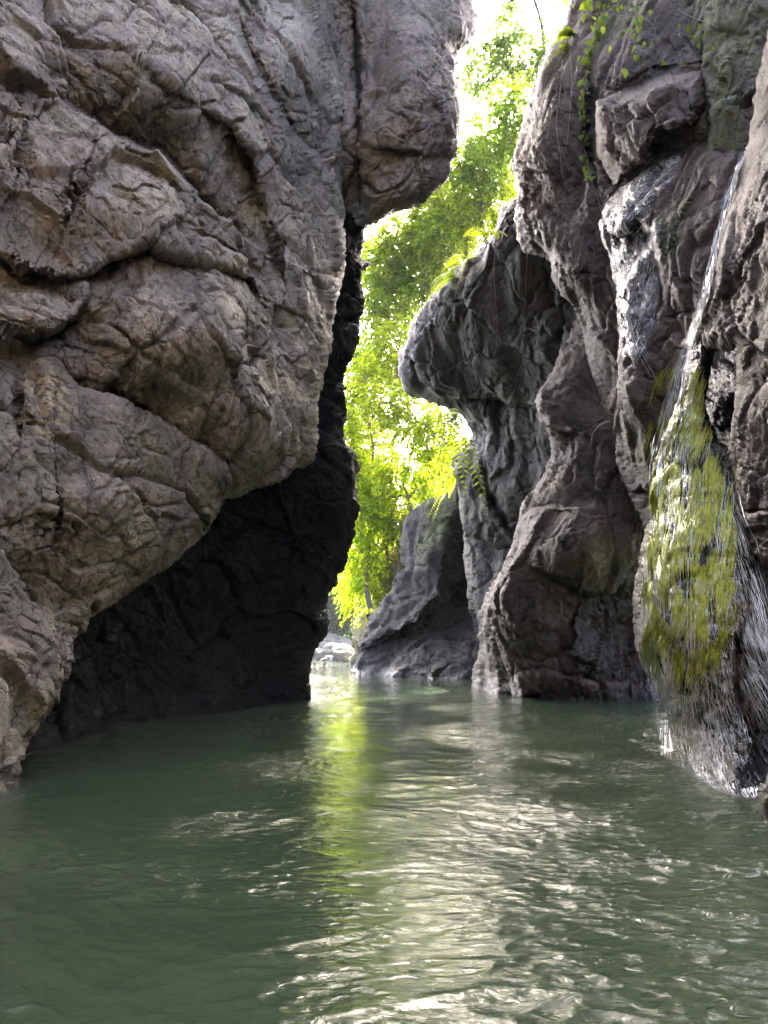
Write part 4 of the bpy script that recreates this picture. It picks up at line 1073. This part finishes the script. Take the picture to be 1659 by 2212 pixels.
def fern(label, base, n, L, toward, mat, droop=0.9, spread=0.8):
    T = thing('fern', label, 'fern', base)
    for k in range(n):
        d = unit(np.asarray(toward, float) + rng.normal(size=3) * spread); m = 22
        s_ = np.linspace(0, 1, m); ln = L * (0.7 + 0.5 * rng.random())
        p = d * (s_ * ln)[:, None] + np.array([0, 0, -1.0]) * (s_ ** 2 * ln * droop)[:, None]
        gg = Geo(); gg.add(*tube_geo(p, 0.006 * ln + 0.003, 0.002, 4))
        tg = unit(np.gradient(p, axis=0)); side = unit(np.cross(tg, [0, 0, 1.0] + rng.normal(size=3) * 0.2)); nn = np.cross(side, tg)
        w = ln * 0.20 * np.sin(np.linspace(0.35, math.pi - 0.06, m)) ** 0.8
        for sg in (-1, 1):
            dd = unit(side * sg + tg * 0.35 - [0, 0, 0.15]); V, Tt = leaves_geo(p, dd, nn, w, w * 0 + ln * 0.045); gg.add(V, Tt)
        gg.build('frond', mat, T, False)
    return T
def rk(px, py):
    p, n_ = hit(px, py); return p if p is not None else at(px, py, 25)
fern('pale fern arching from the cliff top against the white sky', rk(1240, 75), 7, 1.0, (-0.6, -0.4, 0.35), M['leaf_a'])
fern('fern with drooping fronds just below the cliff top fern', rk(1222, 108), 5, 0.8, (-0.9, -0.3, 0.1), M['leaf_a'])
fern('bright fern standing on the slanting top edge of the rock wedge', rk(1056, 512), 6, 1.3, (-0.5, -0.3, 0.6), M['leaf_a'], 0.7)
fern('second bright fern lower on the slanting edge of the rock wedge', rk(1012, 560), 6, 1.3, (-0.6, -0.3, 0.5), M['leaf_a'], 0.8)
fern('fern at the knee of the rock wedge beside the foliage', rk(985, 600), 5, 1.3, (-0.5, -0.4, 0.3), M['leaf_b'], 1.0)
fern('hanging fern under the rock wedge against the bright trees', rk(985, 895), 7, 1.6, (-0.5, -0.5, -0.3), M['leaf_b'], 1.0)
fern('fern tuft on the knob of the rock outcrop', rk(985, 1030), 6, 1.4, (-0.6, -0.5, 0.3), M['leaf_a'], 1.0)

# ------------------------------------------------------------------ far boulders, driftwood, swimmers
def boulder(label, c, r, mat, seed):
    u = np.linspace(0, 2 * math.pi, 49)[:-1]; w = np.linspace(0.02, math.pi - 0.02, 26)
    U_, W_ = np.meshgrid(u, w); d = np.stack([np.cos(U_) * np.sin(W_), np.sin(U_) * np.sin(W_), np.cos(W_)], -1).reshape(-1, 3)
    _, _, rr, fac = worley(d * 1.3 + seed)
    k = 1 + 0.25 * fbm(d * 1.2 + seed, 3) + 0.10 * fac
    V = d * k[:, None] * np.array(r)
    I = np.arange(len(V)).reshape(26, 48); J = np.roll(I, -1, 1)
    Q = np.stack([I[:-1].ravel(), I[1:].ravel(), J[1:].ravel(), J[:-1].ravel()], 1)
    z = np.zeros(len(V)); o = mesh_obj('boulder', V, Q, mat, None, True, dict(crack=z, wet=z, moss=z, lichen=z, red=z)); o.location = c
    tag(o, label, 'boulder', 'boulders on the far bank'); return o
M['pale'] = rock_material('rock_pale', (0.12, 0.112, 0.10), (0.18, 0.168, 0.15), (0.26, 0.245, 0.22))
for k, (px, py, Y, r, lab) in enumerate([(727, 1416, 84, (2.0, 1.6, 1.2), 'broad rounded boulder at the foot of the sandy cliff'), (700, 1420, 88, (1.5, 1.3, 0.9), 'mid-sized grey boulder in the middle of the far bank'),
        (712, 1428, 80, (0.9, 0.8, 0.5), 'small pale stone at the far waterline'), (688, 1410, 92, (1.6, 1.4, 1.3), 'pale boulder just right of the black pillar foot'),
        (745, 1424, 74, (1.3, 1.1, 0.8), 'low boulder at the waterline below the yellow cliff'), (716, 1398, 96, (2.4, 2.0, 1.6), 'hazy boulder highest on the far bank')]):
    boulder(lab, at(px, py, Y), r, M['pale'] if k in (2, 3) else M['pale'], k * 3.3)
lg = tube_geo(bend(at(655, 1388, 86), at(690, 1412, 82), 8, 0.03), 0.22, 0.12, 8)
tag(mesh_obj('driftwood_log', lg[0], lg[1], M['root']), 'reddish driftwood log leaning on the far bank by the black pillar', 'log')

M['skin'] = plain('skin', (0.42, 0.23, 0.15), 0.5)
M['hair'] = plain('dark_hair', (0.05, 0.025, 0.018), 0.6)
def swimmer(label, px, Y, face):
    p = at(px, 1430, Y); p[2] = 0.14
    me = bpy.data.meshes.new('person')
    J = [(0, 0, -0.62, .15), (0, 0, -0.38, .14), (0, 0, -0.16, .16), (0, 0, -0.04, .065), (0, -.01, .04, .085), (0, -.015, .13, .095), (0, -.005, .20, .06),
         (.19, 0, -.13, .07), (.34, -.14, -.24, .048), (.30, -.36, -.16, .036), (.29, -.46, -.14, .032), (-.19, 0, -.13, .07), (-.34, -.14, -.24, .048), (-.30, -.36, -.16, .036), (-.29, -.46, -.14, .032),
         (.10, .02, -.72, .09), (.13, .05, -1.10, .065), (.13, .16, -1.45, .045), (.13, .06, -1.5, .04), (-.10, .02, -.72, .09), (-.13, -.1, -1.08, .065), (-.13, .12, -1.40, .045), (-.13, .02, -1.46, .04), (0, -.105, .085, .02)]
    E = [(0, 1), (1, 2), (2, 3), (3, 4), (4, 5), (5, 6), (2, 7), (7, 8), (8, 9), (9, 10), (2, 11), (11, 12), (12, 13), (13, 14), (0, 15), (15, 16), (16, 17), (17, 18), (0, 19), (19, 20), (20, 21), (21, 22), (4, 23)]
    me.from_pydata([j[:3] for j in J], E, [])
    o = bpy.data.objects.new('person', me); COL.objects.link(o)
    sk = o.modifiers.new('skin', 'SKIN')
    for v, j in zip(me.skin_vertices[0].data, J): v.radius = (j[3], j[3])
    me.skin_vertices[0].data[0].use_root = True
    ss = o.modifiers.new('smooth', 'SUBSURF'); ss.levels = 2; ss.render_levels = 2
    me.materials.append(M['skin'])
    o.location = p; o.rotation_euler = (0, 0, face); tag(o, label, 'person', 'swimmers in the far pool')
    u = np.linspace(0, 2 * math.pi, 21)[:-1]; w = np.linspace(0.02, 1.75, 10); U_, W_ = np.meshgrid(u, w)
    d = np.stack([np.cos(U_) * np.sin(W_), np.sin(U_) * np.sin(W_), np.cos(W_)], -1).reshape(-1, 3) * np.array([.100, .112, .115]) * (1 + 0.05 * rng.normal(size=(200, 1))) + [0, .015, .115]
    I = np.arange(200).reshape(10, 20); K = np.roll(I, -1, 1)
    h = mesh_obj('hair', d, np.stack([I[:-1].ravel(), I[1:].ravel(), K[1:].ravel(), K[:-1].ravel()], 1), M['hair'], o)
swimmer('person swimming with only the head above water close to the black pillar', 680, 58, 0.4)
swimmer('person swimming in open water farther right of the black pillar', 701, 56, -0.5)

# ------------------------------------------------------------------ misty air
hv = np.array([[x, y, z] for x in (-75, 75) for y in (-24, 155) for z in (-2.6, 64)], float)
hq = np.array([[0, 1, 3, 2], [4, 6, 7, 5], [0, 4, 5, 1], [2, 3, 7, 6], [0, 2, 6, 4], [1, 5, 7, 3]])
hm = NT('misty_air')
pv = hm.n('ShaderNodeVolumePrincipled'); pv.inputs['Color'].default_value = (0.92, 0.95, 1.0, 1)
pv.inputs['Density'].default_value = 0.0003; pv.inputs['Anisotropy'].default_value = 0.0
hm.l(pv.outputs[0], hm.out.inputs['Volume'])
tag(mesh_obj('haze', hv, hq, hm.m, None, False), kind='stuff')
